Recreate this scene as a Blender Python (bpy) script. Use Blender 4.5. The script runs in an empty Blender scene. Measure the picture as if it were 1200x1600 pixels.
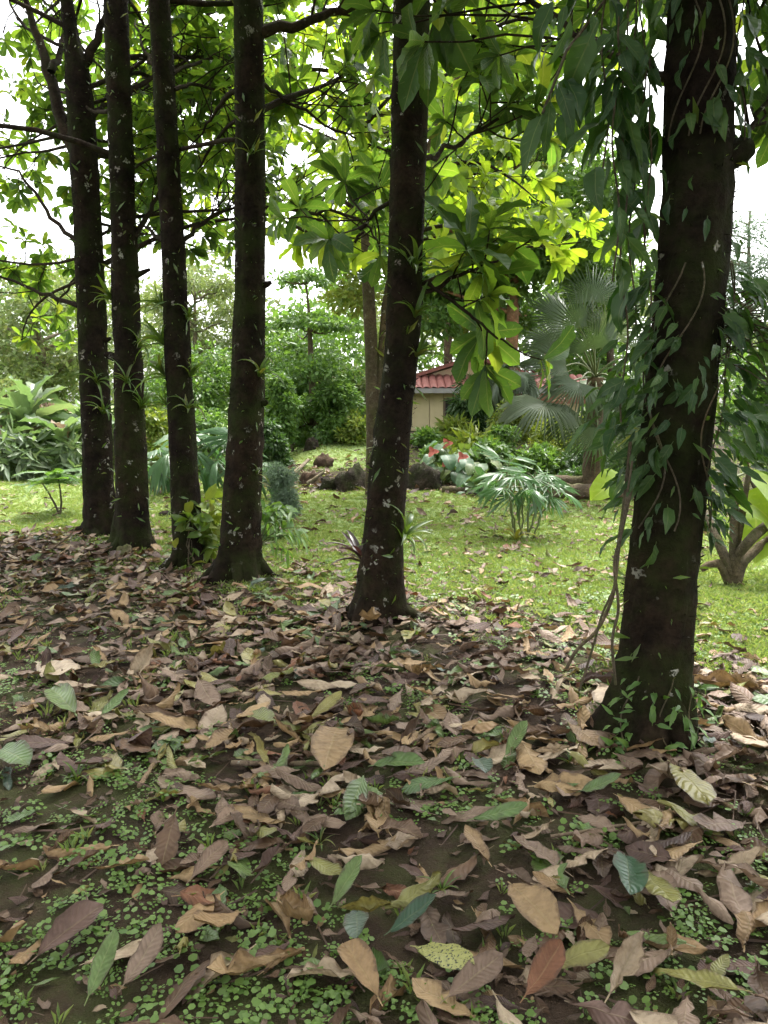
import bpy, math, random
import numpy as np
from mathutils import Matrix, Vector, noise as mnoise

R = math.radians
rng = np.random.default_rng(7)
random.seed(7)
SC = bpy.context.scene
COL = SC.collection

# ------------------------------------------------------------------ camera
EYE = np.array([0.0, 0.0, 1.5])
PITCH = R(-8.0)
FPX = 1201.0
cam_d = bpy.data.cameras.new('camera')
cam_d.sensor_fit = 'VERTICAL'
cam_d.angle = 2 * math.atan(800 / FPX)
cam_d.clip_start = 0.05
cam_d.clip_end = 3000
cam = bpy.data.objects.new('camera', cam_d)
cam.location = EYE
cam.rotation_euler = (R(90) + PITCH, 0, 0)
COL.objects.link(cam)
SC.camera = cam

# ------------------------------------------------------------------ world, sun, exposure
SUN_EL, SUN_AZ = R(62), R(20)          # azimuth clockwise from +Y (ahead of the camera)
wd = bpy.data.worlds.new('World')
SC.world = wd
wd.use_nodes = True
nt = wd.node_tree
nt.nodes.clear()
sky = nt.nodes.new('ShaderNodeTexSky')
sky.sky_type = 'NISHITA'
sky.sun_disc = False
sky.sun_elevation = SUN_EL
sky.sun_rotation = SUN_AZ
sky.air_density = 1.0
sky.dust_density = 4.0
hs = nt.nodes.new('ShaderNodeHueSaturation')
hs.inputs['Saturation'].default_value = 0.12      # a closed white cloud cover instead of blue air
hs.inputs['Value'].default_value = 1.0
bg = nt.nodes.new('ShaderNodeBackground')
bg.inputs['Strength'].default_value = 0.15
wo = nt.nodes.new('ShaderNodeOutputWorld')
nt.links.new(sky.outputs[0], hs.inputs['Color'])
nt.links.new(hs.outputs[0], bg.inputs['Color'])
nt.links.new(bg.outputs[0], wo.inputs['Surface'])

sd = bpy.data.lights.new('sun', 'SUN')
sd.energy = 1.5
sd.angle = R(16)
sd.color = (1.0, 0.96, 0.9)
sun = bpy.data.objects.new('sun', sd)
COL.objects.link(sun)
sdir = Vector((math.sin(SUN_AZ) * math.cos(SUN_EL), math.cos(SUN_AZ) * math.cos(SUN_EL), math.sin(SUN_EL)))
sun.rotation_euler = sdir.to_track_quat('Z', 'Y').to_euler()
sun.location = (0, 0, 30)

SC.view_settings.view_transform = 'Standard'
SC.view_settings.look = 'None'
SC.view_settings.gamma = 1.0
SC.view_settings.use_curve_mapping = False
SC.view_settings.exposure = 2.42
SC.render.engine = 'CYCLES'
SC.cycles.max_bounces = 5
SC.cycles.diffuse_bounces = 3
SC.cycles.glossy_bounces = 2
SC.cycles.transmission_bounces = 4
SC.cycles.use_denoising = True
SC.cycles.use_adaptive_sampling = True
SC.cycles.adaptive_threshold = 0.025

# ------------------------------------------------------------------ pixel helpers
CP, SP = math.cos(PITCH), math.sin(PITCH)


def ray(px, py):
    a, b = (px - 600) / FPX, -(py - 800) / FPX
    return np.array([a, CP - SP * b, SP + CP * b])


def W(px, py, Y):
    """the point of the place seen at a pixel of the photograph, Y metres ahead"""
    d = ray(px, py)
    return EYE + d * (Y / d[1])


def project(P):
    P = np.atleast_2d(P) - EYE
    dep = P[:, 1] * CP + P[:, 2] * SP
    up = -P[:, 1] * SP + P[:, 2] * CP
    dd = np.where(np.abs(dep) < 1e-4, 1e-4, dep)
    return 600 + FPX * P[:, 0] / dd, 800 - FPX * up / dd, dep


def sstep(a, b, x):
    t = np.clip((x - a) / (b - a), 0, 1)
    return t * t * (3 - 2 * t)


_tab = np.random.default_rng(11).random((256, 256))


def vnoise(x, y, sc, seed=0):
    x = np.asarray(x, float) / sc + seed * 17.3
    y = np.asarray(y, float) / sc + seed * 9.1
    xi, yi = np.floor(x).astype(int), np.floor(y).astype(int)
    fx, fy = x - xi, y - yi
    fx, fy = fx * fx * (3 - 2 * fx), fy * fy * (3 - 2 * fy)
    g = lambda i, j: _tab[i % 256, j % 256]
    return (g(xi, yi) * (1 - fx) + g(xi + 1, yi) * fx) * (1 - fy) + (g(xi, yi + 1) * (1 - fx) + g(xi + 1, yi + 1) * fx) * fy


ROWP = np.array([1.3, 3.4])


def row_s(x, y):
    """signed distance from the line of trees, positive on the lawn side"""
    return (np.asarray(x) - ROWP[0]) * .775 + (np.asarray(y) - ROWP[1]) * .634


def edge_s(x, y):
    """metres past the edge where litter gives way to lawn"""
    yb = np.interp(x, [-12, -5.2, -4.3, -3.5, -2.4, -1.3, 0, 1.0, 2.2, 4, 9], [6.2, 6.7, 7.2, 8.3, 7.3, 6.1, 5.4, 4.7, 3.6, 2.7, 1.0])
    return (np.asarray(y) - yb) * .75


def terrain(x, y):
    x, y = np.asarray(x, float), np.asarray(y, float)
    near = np.exp(-((y / 40) ** 2))
    h = .05 * (vnoise(x, y, .7, 1) - .5) + .14 * (vnoise(x, y, 2.6, 2) - .5) * near
    h = h + .018 * (vnoise(x, y, .22, 3) - .5)
    s = row_s(x, y)
    h = h + .07 * np.exp(-(s / .9) ** 2) * near
    h = h + .62 * sstep(13.2, 19.0, y + .8 * (vnoise(x, y, 2.2, 5) - .5)) * sstep(-3.4, -1.3, x)
    h = h + .05 * (vnoise(x, y, 1.1, 6) - .5) * sstep(13, 15, y)
    return h


def G(px, py, extra=0.0):
    d = ray(px, py)
    z = 0.0
    for _ in range(30):
        t = (z - EYE[2]) / d[2]
        p = EYE + d * t
        z = .5 * z + .5 * float(terrain(p[0], p[1]))
    p[2] = float(terrain(p[0], p[1])) + extra
    return p


def on_ground(x, y):
    return np.array([x, y, float(terrain(x, y))])


# ------------------------------------------------------------------ mesh helpers
class Geo:
    def __init__(self):
        self.V, self.F, self.UV, self.MI, self.n = [], [], [], [], 0

    def add(self, V, F, UV=None, mi=0):
        V = np.asarray(V, float)
        F = np.asarray(F, int)
        self.V.append(V)
        self.F.append(F + self.n)
        self.UV.append(np.zeros((len(V), 2)) if UV is None else np.asarray(UV, float))
        self.MI.append(np.full(len(F), mi, int))
        self.n += len(V)
        return self

    def scatter(self, tpl, M, P, mi=0):
        V, F, UV = tpl
        m, n = len(P), len(V)
        if m == 0:
            return self
        VV = np.einsum('mij,nj->mni', M, V) + P[:, None, :]
        FF = (F[None] + (np.arange(m) * n)[:, None, None]).reshape(-1, F.shape[1])
        self.V.append(VV.reshape(-1, 3))
        self.F.append(FF + self.n)
        self.UV.append(np.tile(UV, (m, 1)))
        self.MI.append(np.repeat(np.asarray(mi) if np.ndim(mi) else np.full(m, mi, int), len(F)))
        self.n += m * n
        return self

    def mesh(self, name, mats, smooth=True, off=None):
        me = bpy.data.meshes.new(name)
        if self.n:
            V = np.concatenate(self.V)
            if off is not None:
                V = V - np.asarray(off)
            sizes = np.concatenate([np.full(len(f), f.shape[1], int) for f in self.F])
            loops = np.concatenate([f.ravel() for f in self.F])
            UV = np.concatenate(self.UV)
            me.vertices.add(len(V))
            me.vertices.foreach_set('co', V.astype(np.float32).ravel())
            me.loops.add(len(loops))
            me.loops.foreach_set('vertex_index', loops.astype(np.int32))
            me.polygons.add(len(sizes))
            st = np.concatenate([[0], np.cumsum(sizes)[:-1]])
            me.polygons.foreach_set('loop_start', st.astype(np.int32))
            try:
                me.polygons.foreach_set('loop_total', sizes.astype(np.int32))
            except Exception:
                pass
            me.polygons.foreach_set('material_index', np.concatenate(self.MI).astype(np.int32))
            me.polygons.foreach_set('use_smooth', np.full(len(sizes), smooth))
            uvl = me.uv_layers.new(name='UVMap')
            uvl.data.foreach_set('uv', UV[loops].astype(np.float32).ravel())
            me.update(calc_edges=True)
        for m in (mats if isinstance(mats, (list, tuple)) else [mats]):
            me.materials.append(m)
        return me

    def build(self, name, mats, parent=None, smooth=True, off=None):
        if off is None and parent is not None:
            off = world_loc(parent)
        return link(name, self.mesh(name, mats, smooth, off), parent)


def world_loc(o):
    p = np.array(o.location)
    while o.parent is not None:
        o = o.parent
        p = p + np.array(o.location)
    return p


def link(name, me, parent=None):
    o = bpy.data.objects.new(name, me)
    COL.objects.link(o)
    if parent is not None:
        o.parent = parent
    return o


def thing(name, label, cat, loc=(0, 0, 0), group=None):
    o = bpy.data.objects.new(name, None)
    o.empty_display_size = .1
    COL.objects.link(o)
    o.location = [float(a) for a in loc]
    o['label'] = label
    o['category'] = cat
    if group:
        o['group'] = group
    return o


def tag(o, label, cat, group=None, kind=None):
    o['label'] = label
    if cat:
        o['category'] = cat
    if group:
        o['group'] = group
    if kind:
        o['kind'] = kind
    return o


def stuff(o):
    o['kind'] = 'stuff'
    return o


def nrm(v):
    v = np.asarray(v, float)
    return v / (np.linalg.norm(v, axis=-1, keepdims=True) + 1e-12)


def frames(D, UP, scale):
    """rotation*scale matrices: local +Y along D, local +Z near UP"""
    y = nrm(np.atleast_2d(D))
    UP = np.broadcast_to(np.atleast_2d(UP), y.shape) + 1e-4
    x = nrm(np.cross(y, UP))
    z = np.cross(x, y)
    s = np.broadcast_to(np.asarray(scale, float), (len(y),))
    return np.stack([x, y, z], axis=2) * s[:, None, None]


def mat4(M3, p):
    m = np.eye(4)
    m[:3, :3] = M3
    m[:3, 3] = p
    return Matrix(m.tolist())


def tube(P, Rr, sides=8, cap=True, wob=None):
    P = np.asarray(P, float)
    n = len(P)
    Rr = np.broadcast_to(np.asarray(Rr, float), (n,))
    T = nrm(np.gradient(P, axis=0)) if n > 1 else None
    u = np.cross(T[0], [0.3, 0.8, 0.5])
    u = u / np.linalg.norm(u)
    V = []
    ang = np.linspace(0, 2 * np.pi, sides, endpoint=False)
    UV = []
    L = np.concatenate([[0], np.cumsum(np.linalg.norm(np.diff(P, axis=0), axis=1))])
    for i in range(n):
        u = u - T[i] * np.dot(u, T[i])
        u /= np.linalg.norm(u)
        w = np.cross(T[i], u)
        r = Rr[i] if wob is None else Rr[i] * wob(i, ang)
        V.append(P[i] + (np.cos(ang) * r)[:, None] * u + (np.sin(ang) * r)[:, None] * w)
        UV.append(np.stack([ang / (2 * np.pi), np.full(sides, L[i])], 1))
    V = np.concatenate(V)
    UV = np.concatenate(UV)
    i = np.arange(n - 1)[:, None] * sides
    j = np.arange(sides)[None]
    k = (j + 1) % sides
    F = np.stack([i + j, i + k, i + sides + k, i + sides + j], -1).reshape(-1, 4)
    return V, F, UV


def tube_to(geo, P, Rr, sides=8, mi=0, wob=None):
    V, F, UV = tube(P, Rr, sides, wob=wob)
    geo.add(V, F, UV, mi)
    # closed tip
    n = len(V)
    last = np.arange(n - sides, n)
    c = V[last].mean(0)
    geo.add(np.vstack([V[last], c]), np.stack([np.arange(sides), (np.arange(sides) + 1) % sides, np.full(sides, sides)], 1),
            np.zeros((sides + 1, 2)), mi)


def bend(p0, d, L, n=6, sag=0.0, wander=.06, up=0.0, r=None):
    """a wandering polyline"""
    r = r or rng
    p = np.array(p0, float)
    d = nrm(d)
    out = [p.copy()]
    for i in range(n):
        d = nrm(d + r.normal(0, wander, 3) + np.array([0, 0, up - sag * (i + 1) / n]))
        p = p + d * L / n
        out.append(p.copy())
    return np.array(out)


def leaf_tpl(Wd=.22, peak=.6, b=.6, nv=7, nu=4, droop=.5, cup=.1, wave=0., wf=3., curl=0., stalk=.1, seed=0, jag=0., twist=0., tip=0., crump=0., torn=0):
    r = np.random.default_rng(seed)
    v = np.linspace(0, 1, nv + 1)
    a = b * peak / (1 - peak)
    w = (v + 1e-6) ** a * (1 - v + 1e-6) ** b
    w = w / (peak ** a * (1 - peak) ** b) * Wd
    w = w * (1 + jag * r.normal(0, 1, nv + 1))
    w = np.maximum(w, .012)
    if tip:
        w = np.where(v > 1 - tip, w * .45, w)
    w[-1] = .004
    ws = np.stack([w * (1 + .7 * jag * r.normal(0, 1, nv + 1)), w * (1 + .7 * jag * r.normal(0, 1, nv + 1))]) if jag else np.stack([w, w])
    for _ in range(torn):
        ws[r.integers(2), r.integers(2, nv)] *= r.uniform(.25, .6)
    ws = np.maximum(ws, .004)
    ang = -droop * (v - .15) + (.08 * r.normal(0, 1, nv + 1) * (abs(droop) + .2) if jag else 0)
    y = np.concatenate([[0], np.cumsum(np.cos(ang[:-1]))]) / nv
    z = np.concatenate([[0], np.cumsum(np.sin(ang[:-1]))]) / nv
    us = np.linspace(-1, 1, nu + 1)
    ph = r.random(2) * 6.28
    V, UV = [], []
    for i in range(nv + 1):
        tw = twist * (v[i] - .5)
        for u in us:
            wi = ws[0 if u < 0 else 1, i]
            if abs(curl) > 1e-3:
                x = math.sin(curl * u) / curl * wi
                o = (1 - math.cos(curl * u)) / curl * wi
            else:
                x, o = u * wi, 0
            o += cup * abs(u) * wi * 2 + wave * math.sin(wf * 6.28 * v[i] + ph[0 if u < 0 else 1]) * u * u * (1 if i < nv else 0)
            if crump:
                o += crump * mnoise.noise(Vector((u * 1.1 + seed * 3.7, v[i] * 3.2, seed * 1.3)))
                x += crump * .5 * mnoise.noise(Vector((u * 1.1 + seed * 1.7, v[i] * 3.2, 8.3)))
            x, o = x * math.cos(tw) - o * math.sin(tw), x * math.sin(tw) + o * math.cos(tw)
            V.append([x, y[i] - math.sin(ang[i]) * o, z[i] + math.cos(ang[i]) * o])
            UV.append([u * .5 + .5, v[i]])
    i, j = np.meshgrid(np.arange(nv), np.arange(nu), indexing='ij')
    k = nu + 1
    F = np.stack([i * k + j, i * k + j + 1, (i + 1) * k + j + 1, (i + 1) * k + j], -1).reshape(-1, 4)
    V, UV = np.array(V), np.array(UV)
    if stalk:
        n0 = len(V)
        V = np.vstack([V, [[-.008, -stalk, -.01], [.008, -stalk, -.01], [.012, .03, 0], [-.012, .03, 0]]])
        UV = np.vstack([UV, [[.5, 0], [.5, 0], [.5, .0], [.5, .0]]])
        F = np.vstack([F, [[n0, n0 + 1, n0 + 2, n0 + 3]]])
    return V, F, UV


def fan_tpl(nseg=26, spread=2.0, droop=.25, seed=0, rin=.5, width=1.0):
    r = np.random.default_rng(seed)
    V, F, UV = [[0, 0, 0]], [], [[.5, 0]]
    da = spread / nseg * width
    for k in range(nseg):
        a = -spread + (2 * spread) * (k + .5) / nseg
        L = (1 - .22 * (abs(a) / spread) ** 2) * (1 + r.normal(0, .04))
        dz = -droop * (1 + .4 * r.normal())
        n0 = len(V)
        pt = lambda rad, an, z: [math.sin(an) * rad, math.cos(an) * rad, z]
        V += [pt(rin, a - da, -.02), pt(rin, a, .025), pt(rin, a + da, -.02), pt(rin + (L - rin) * .55, a, .02 + dz * .3), pt(L, a + r.normal(0, .03), dz)]
        UV += [[0, .5], [.5, .5], [1, .5], [.5, .8], [.5, 1]]
        F += [[0, n0 + 1, n0], [0, n0 + 2, n0 + 1], [n0, n0 + 1, n0 + 3], [n0 + 1, n0 + 2, n0 + 3], [n0, n0 + 3, n0 + 4], [n0 + 3, n0 + 2, n0 + 4]]
    return np.array(V), np.array(F), np.array(UV)


def frond_tpl(npair=14, lw=.035, ll=.28, droop=.8, seed=0, vee=.6):
    """feather leaf, unit length"""
    r = np.random.default_rng(seed)
    V, F, UV = [], [], []
    t = np.linspace(0.05, 1, npair)
    for i, v in enumerate(t):
        an = -droop * v * .5
        c = np.array([0, v * math.cos(an), math.sin(an) * v])
        L = ll * math.sin(math.pi * (.15 + .8 * v)) * (1 + r.normal(0, .08))
        for sgn in (-1, 1):
            d = nrm(np.array([sgn * 1.0, vee + .4 * v, -.25 + r.normal(0, .12)]))
            n0 = len(V)
            q = np.array([0, 1., 0]) * lw
            V += [list(c), list(c + d * L * .45 + q), list(c + d * L), list(c + d * L * .45 - q)]
            UV += [[.5, 0], [1, .5], [.5, 1], [0, .5]]
            F += [[n0, n0 + 1, n0 + 2, n0 + 3]]
    for i in range(npair - 1):
        n0 = len(V)
        for v in (t[i], t[i + 1]):
            an = -droop * v * .5
            for sx in (-.006, .006):
                V.append([sx, v * math.cos(an), math.sin(an) * v])
                UV.append([.5, 0])
        F.append([n0, n0 + 1, n0 + 3, n0 + 2])
    return np.array(V), np.array(F), np.array(UV)


DIA = (np.array([[0, 0, 0], [.24, .5, .06], [0, 1, -.05], [-.24, .5, .06]]), np.array([[0, 1, 2], [0, 2, 3]]), np.array([[.5, 0], [1, .5], [.5, 1], [0, .5]], float))
SLIM = (np.array([[0, 0, 0], [.1, .5, .03], [0, 1, -.05], [-.1, .5, .03]]), DIA[1], DIA[2])


def box(geo, lo, hi, mi=0):
    (a, b, c), (d, e, f) = lo, hi
    V = [[a, b, c], [d, b, c], [d, e, c], [a, e, c], [a, b, f], [d, b, f], [d, e, f], [a, e, f]]
    F = [[0, 3, 2, 1], [4, 5, 6, 7], [0, 1, 5, 4], [1, 2, 6, 5], [2, 3, 7, 6], [3, 0, 4, 7]]
    geo.add(V, F, None, mi)
    return geo


# ------------------------------------------------------------------ materials
class NT:
    def __init__(self, name):
        self.m = bpy.data.materials.new(name)
        self.m.use_nodes = True
        self.t = self.m.node_tree
        self.t.nodes.clear()
        self.out = self.t.nodes.new('ShaderNodeOutputMaterial')

    def n(self, typ, **kw):
        nd = self.t.nodes.new('ShaderNode' + typ)
        for k, v in kw.items():
            setattr(nd, k, v)
        return nd

    def l(self, a, b):
        self.t.links.new(a, b)

    def put(self, sock, v):
        if isinstance(v, (int, float)):
            sock.default_value = v
        elif isinstance(v, (tuple, list)):
            sock.default_value = tuple(v) + ((1.0,) if len(v) == 3 and sock.type == 'RGBA' else ())
        else:
            self.l(v, sock)

    def math(self, op, a, b=0.0, c=None, clamp=False):
        nd = self.n('Math', operation=op, use_clamp=clamp)
        self.put(nd.inputs[0], a)
        self.put(nd.inputs[1], b)
        if c is not None:
            self.put(nd.inputs[2], c)
        return nd.outputs[0]

    def mix(self, f, a, b, blend='MIX'):
        nd = self.n('Mix', data_type='RGBA', blend_type=blend)
        self.put(nd.inputs['Factor'], f)
        self.put(nd.inputs['A'], a)
        self.put(nd.inputs['B'], b)
        for s in nd.inputs:
            pass
        return nd.outputs['Result']

    def ramp(self, f, stops, interp='LINEAR'):
        nd = self.n('ValToRGB')
        cr = nd.color_ramp
        cr.interpolation = interp
        while len(cr.elements) < len(stops):
            cr.elements.new(.5)
        for e, (p, c) in zip(cr.elements, stops):
            e.position = p
            e.color = (*c, 1) if len(c) == 3 else c
        self.put(nd.inputs[0], f)
        return nd.outputs[0]

    def noise(self, scale, detail=4, rough=.6, vec=None, dist=0.):
        nd = self.n('TexNoise')
        nd.inputs['Scale'].default_value = scale
        nd.inputs['Detail'].default_value = detail
        nd.inputs['Roughness'].default_value = rough
        nd.inputs['Distortion'].default_value = dist
        if vec is not None:
            self.l(vec, nd.inputs['Vector'])
        return nd.outputs['Fac']

    def smooth(self, f, a, b):
        nd = self.n('MapRange', interpolation_type='SMOOTHSTEP')
        self.put(nd.inputs['Value'], f)
        nd.inputs['From Min'].default_value = a
        nd.inputs['From Max'].default_value = b
        return nd.outputs['Result']

    def bump(self, h, strength=.5, dist=.02):
        nd = self.n('Bump')
        nd.inputs['Strength'].default_value = strength
        nd.inputs['Distance'].default_value = dist
        self.l(h, nd.inputs['Height'])
        return nd.outputs[0]

    def bsdf(self, col, rough=.6, spec=.4, normal=None):
        b = self.n('BsdfPrincipled')
        self.put(b.inputs['Base Color'], col)
        self.put(b.inputs['Roughness'], rough)
        b.inputs['Specular IOR Level'].default_value = spec
        if normal is not None:
            self.l(normal, b.inputs['Normal'])
        return b.outputs[0]

    def done(self, sh):
        self.l(sh, self.out.inputs['Surface'])
        return self.m

    def rnd(self):
        g = self.n('NewGeometry')
        o = self.n('ObjectInfo')
        return self.math('FRACT', self.math('ADD', g.outputs['Random Per Island'], o.outputs['Random']))

    def pos(self):
        return self.n('NewGeometry').outputs['Position']

    def uv(self):
        s = self.n('SeparateXYZ')
        self.l(self.n('TexCoord').outputs['UV'], s.inputs[0])
        return s.outputs[0], s.outputs[1]


def leaf_mat(name, cols, tcol, tfac=.4, rough=.42, spec=.45, veins=11, vein_amt=.25, vb=.35, spots=None, blotch=.25, wear=0.):
    t = NT(name)
    r = t.rnd()
    k = len(cols)
    col = t.ramp(r, [(i / max(1, k - 1), c) for i, c in enumerate(cols)])
    u, v = t.uv()
    au = t.math('ABSOLUTE', t.math('MULTIPLY_ADD', u, 2.0, -1.0))
    rib = t.math('SUBTRACT', 1.0, t.smooth(au, .02, .09))
    wv = t.noise(9, 2, .5, t.pos())
    ph = t.math('MULTIPLY', t.math('ADD', t.math('SUBTRACT', v, t.math('MULTIPLY', au, .16)), t.math('MULTIPLY', wv, .16)), t.math('MULTIPLY_ADD', r, veins * 2.2, veins * 5.0))
    sv = t.math('MULTIPLY', t.math('SINE', ph), t.smooth(t.noise(23, 2, .5, t.pos()), .3, .6))
    line = t.math('MULTIPLY', t.smooth(sv, .82, 1.0), t.math('SUBTRACT', 1.0, t.smooth(au, .7, 1.0)))
    vein = t.math('MAXIMUM', rib, t.math('MULTIPLY', line, .6))
    ns = t.noise(19, 5, .7, t.pos())
    col = t.mix(t.math('MULTIPLY', t.smooth(ns, .35, .75), blotch), col, t.mix(1.0, col, (.45, .4, .35), 'MULTIPLY'))
    col = t.mix(t.math('MULTIPLY', vein, vein_amt), col, t.mix(.5, col, (.5, .45, .22)))
    if wear:
        en = t.math('ADD', au, t.math('MULTIPLY', t.math('SUBTRACT', t.noise(31, 4, .7, t.pos()), .5), 1.3))
        col = t.mix(t.math('MULTIPLY', t.smooth(en, .72, 1.0), wear), col, t.mix(.55, t.mix(1., col, (.4, .33, .28), 'MULTIPLY'), (.07, .045, .028)))
    if spots:
        sp = t.noise(150, 2, .5, t.pos())
        col = t.mix(t.smooth(sp, .56, .62), col, spots)
    h = t.math('ADD', t.math('MULTIPLY', sv, .5), t.math('MULTIPLY', rib, -.8))
    nb = t.bump(h, vb, .006)
    b = t.bsdf(col, rough, spec, nb)
    if tfac <= 0:
        return t.done(b)
    tr = t.n('BsdfTranslucent')
    t.l(t.mix(1.0, col, tcol, 'MULTIPLY'), tr.inputs['Color'])
    mx = t.n('MixShader')
    mx.inputs[0].default_value = tfac
    t.l(b, mx.inputs[1])
    t.l(tr.outputs[0], mx.inputs[2])
    return t.done(mx.outputs[0])


def bark_mat(name, c1, c2, moss, moss_amt=.5, lichen=.5, scale=1.0, bumpd=.02):
    t = NT(name)
    p = t.pos()
    n1 = t.noise(9 * scale, 6, .65, p)
    n2 = t.noise(38 * scale, 4, .6, p)
    col = t.mix(t.smooth(n1, .3, .7), c1, c2)
    col = t.mix(t.math('MULTIPLY', t.smooth(n2, .35, .7), .55), col, t.mix(1., col, (.35, .33, .3), 'MULTIPLY'))
    wide = t.noise(1.3 * scale, 4, .6, p)
    col = t.mix(t.math('MULTIPLY', t.smooth(wide, .45, .65), .6), col, t.mix(1., col, (1.55, 1.4, 1.15), 'MULTIPLY'))
    mn = t.noise(3.1 * scale, 5, .65, p)
    col = t.mix(t.math('MULTIPLY', t.smooth(mn, .52 - .16 * moss_amt, .72), .8), col, moss)
    if lichen:
        vo = t.n('TexVoronoi')
        vo.inputs['Scale'].default_value = 15 * scale
        vo.inputs['Randomness'].default_value = 1.0
        wn = t.n('TexNoise')
        wn.inputs['Scale'].default_value = 26
        t.l(p, wn.inputs['Vector'])
        t.l(t.mix(.09, p, wn.outputs['Color']), vo.inputs['Vector'])
        cr = t.n('SeparateColor')
        t.l(vo.outputs['Color'], cr.inputs[0])
        size = t.math('MULTIPLY', t.math('MAXIMUM', t.math('SUBTRACT', cr.outputs[0], 1 - lichen), 0.0), .5 / max(lichen, .01))
        m = t.math('MULTIPLY', t.smooth(t.math('SUBTRACT', size, vo.outputs['Distance']), 0.0, .05), t.smooth(t.noise(55, 3, .6, p), .4, .56))
        m = t.math('MULTIPLY', m, t.smooth(t.noise(2.3 * scale, 3, .6, p), .46, .58))
        lc = t.ramp(cr.outputs[1], [(0, (.16, .15, .115)), (.5, (.3, .3, .25)), (1, (.2, .17, .15))])
        col = t.mix(m, col, lc)
    h = t.math('ADD', t.math('MULTIPLY', n2, .5), n1)
    nb = t.bump(h, .9, bumpd)
    return t.done(t.bsdf(col, .95, .06, nb))


def plain_mat(name, col, rough=.6, spec=.3, var=.25, scale=6.0, bumpd=.004, dark=(.5, .47, .43)):
    t = NT(name)
    p = t.pos()
    n1 = t.noise(scale, 5, .65, p)
    n2 = t.noise(scale * 7, 3, .6, p)
    c = t.mix(t.math('MULTIPLY', t.smooth(n1, .35, .7), var), col, t.mix(1., col, dark, 'MULTIPLY'))
    return t.done(t.bsdf(c, rough, spec, t.bump(n2, .4, bumpd)))


MAT = {}
MAT['tree_leaf'] = leaf_mat('tree_leaf', [(.055, .12, .02), (.07, .14, .022), (.095, .165, .022), (.05, .105, .022), (.09, .165, .02), (.13, .17, .022)], (2.3, 2.1, 1.1), .55, .48, .28, 10, .25, .3)
MAT['shaded_leaf'] = leaf_mat('shaded_leaf', [(.03, .07, .016), (.04, .085, .018), (.05, .10, .02), (.035, .075, .02)], (2.2, 2.1, .8), .3, .48, .28, 10, .25, .3)  # darker copy of tree_leaf, silhouette shade put into the colour
MAT['backlit_leaf'] = leaf_mat('backlit_leaf', [(.10, .18, .02), (.13, .21, .022), (.16, .22, .03), (.11, .19, .02)], (2.3, 2.1, .8), .58, .4, .4, 10, .2, .3)  # same leaf as the row, brightened in colour for light from behind
MAT['vine_leaf'] = leaf_mat('vine_leaf', [(.018, .048, .015), (.028, .066, .017), (.045, .088, .02), (.022, .052, .017), (.06, .11, .025)], (1.7, 2.0, .6), .25, .45, .28, 6, .18, .2)
MAT['strap_leaf'] = leaf_mat('strap_leaf', [(.06, .11, .02), (.085, .14, .025), (.05, .10, .02), (.12, .13, .03)], (1.8, 1.8, .7), .35, .4, .4, 2, .05, .1)
MAT['yellow_strap'] = leaf_mat('yellow_strap', [(.16, .17, .03), (.2, .19, .04), (.13, .16, .03)], (1.8, 1.7, .7), .35, .4, .4, 2, .05, .1)
MAT['purple_leaf'] = leaf_mat('purple_leaf', [(.035, .014, .016), (.05, .02, .02), (.03, .02, .018)], (1.6, 1.0, .8), .2, .35, .5, 3, .1, .2)
MAT['bush_green'] = leaf_mat('bush_green', [(.06, .125, .03), (.085, .165, .04), (.11, .19, .045), (.065, .135, .035)], (1.8, 1.8, .8), .35, .45, .35, 4, .1, .1)
MAT['bush_lime'] = leaf_mat('bush_lime', [(.13, .19, .03), (.16, .21, .035), (.10, .17, .03), (.18, .2, .05)], (1.7, 1.6, .7), .35, .45, .35, 4, .1, .1)
MAT['bush_dark'] = leaf_mat('bush_dark', [(.035, .08, .024), (.055, .105, .03), (.045, .095, .03)], (1.6, 1.7, .8), .3, .4, .4, 4, .1, .1)
MAT['grey_leaf'] = leaf_mat('grey_leaf', [(.12, .18, .12), (.15, .2, .14), (.10, .15, .10)], (1.3, 1.4, 1.0), .3, .55, .25, 3, .1, .1)
MAT['olive_leaf'] = leaf_mat('olive_leaf', [(.13, .18, .065), (.165, .21, .085), (.12, .18, .06), (.2, .21, .10)], (1.5, 1.5, .9), .35, .5, .3, 3, .1, .1)
MAT['banana_leaf'] = leaf_mat('banana_leaf', [(.10, .16, .075), (.14, .2, .11), (.11, .17, .08), (.18, .22, .13)], (1.5, 1.6, .8), .35, .35, .5, 24, .15, .25)
MAT['palm_leaf'] = leaf_mat('palm_leaf', [(.065, .105, .05), (.09, .13, .07), (.13, .165, .10)], (1.5, 1.6, .8), .25, .45, .45, 0.0, .1, .0)
MAT['small_palm'] = leaf_mat('small_palm', [(.05, .13, .035), (.07, .16, .04), (.06, .14, .05)], (1.6, 1.7, .7), .35, .33, .5, 0.0, .1, .0)
MAT['dry_leaf'] = leaf_mat('dry_leaf', [(.2, .15, .10), (.25, .19, .14), (.17, .12, .085)], (1.2, 1.1, .9), .25, .7, .2, 8, .1, .3)
MAT['lime_big'] = leaf_mat('lime_big', [(.16, .24, .03), (.18, .26, .035)], (1.9, 1.8, .7), .5, .4, .4, 6, .35, .3)
MAT['anthurium'] = leaf_mat('anthurium', [(.05, .12, .05), (.08, .15, .07), (.11, .15, .03), (.05, .11, .06)], (1.5, 1.6, .8), .3, .48, .35, 6, .2, .2)
MAT['flower_red'] = plain_mat('flower_red', (.6, .16, .13), .35, .5, .15)
MAT['seedling'] = leaf_mat('seedling', [(.07, .15, .03), (.09, .18, .035)], (1.7, 1.7, .8), .4, .45, .3, 3, .1, .1)

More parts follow.
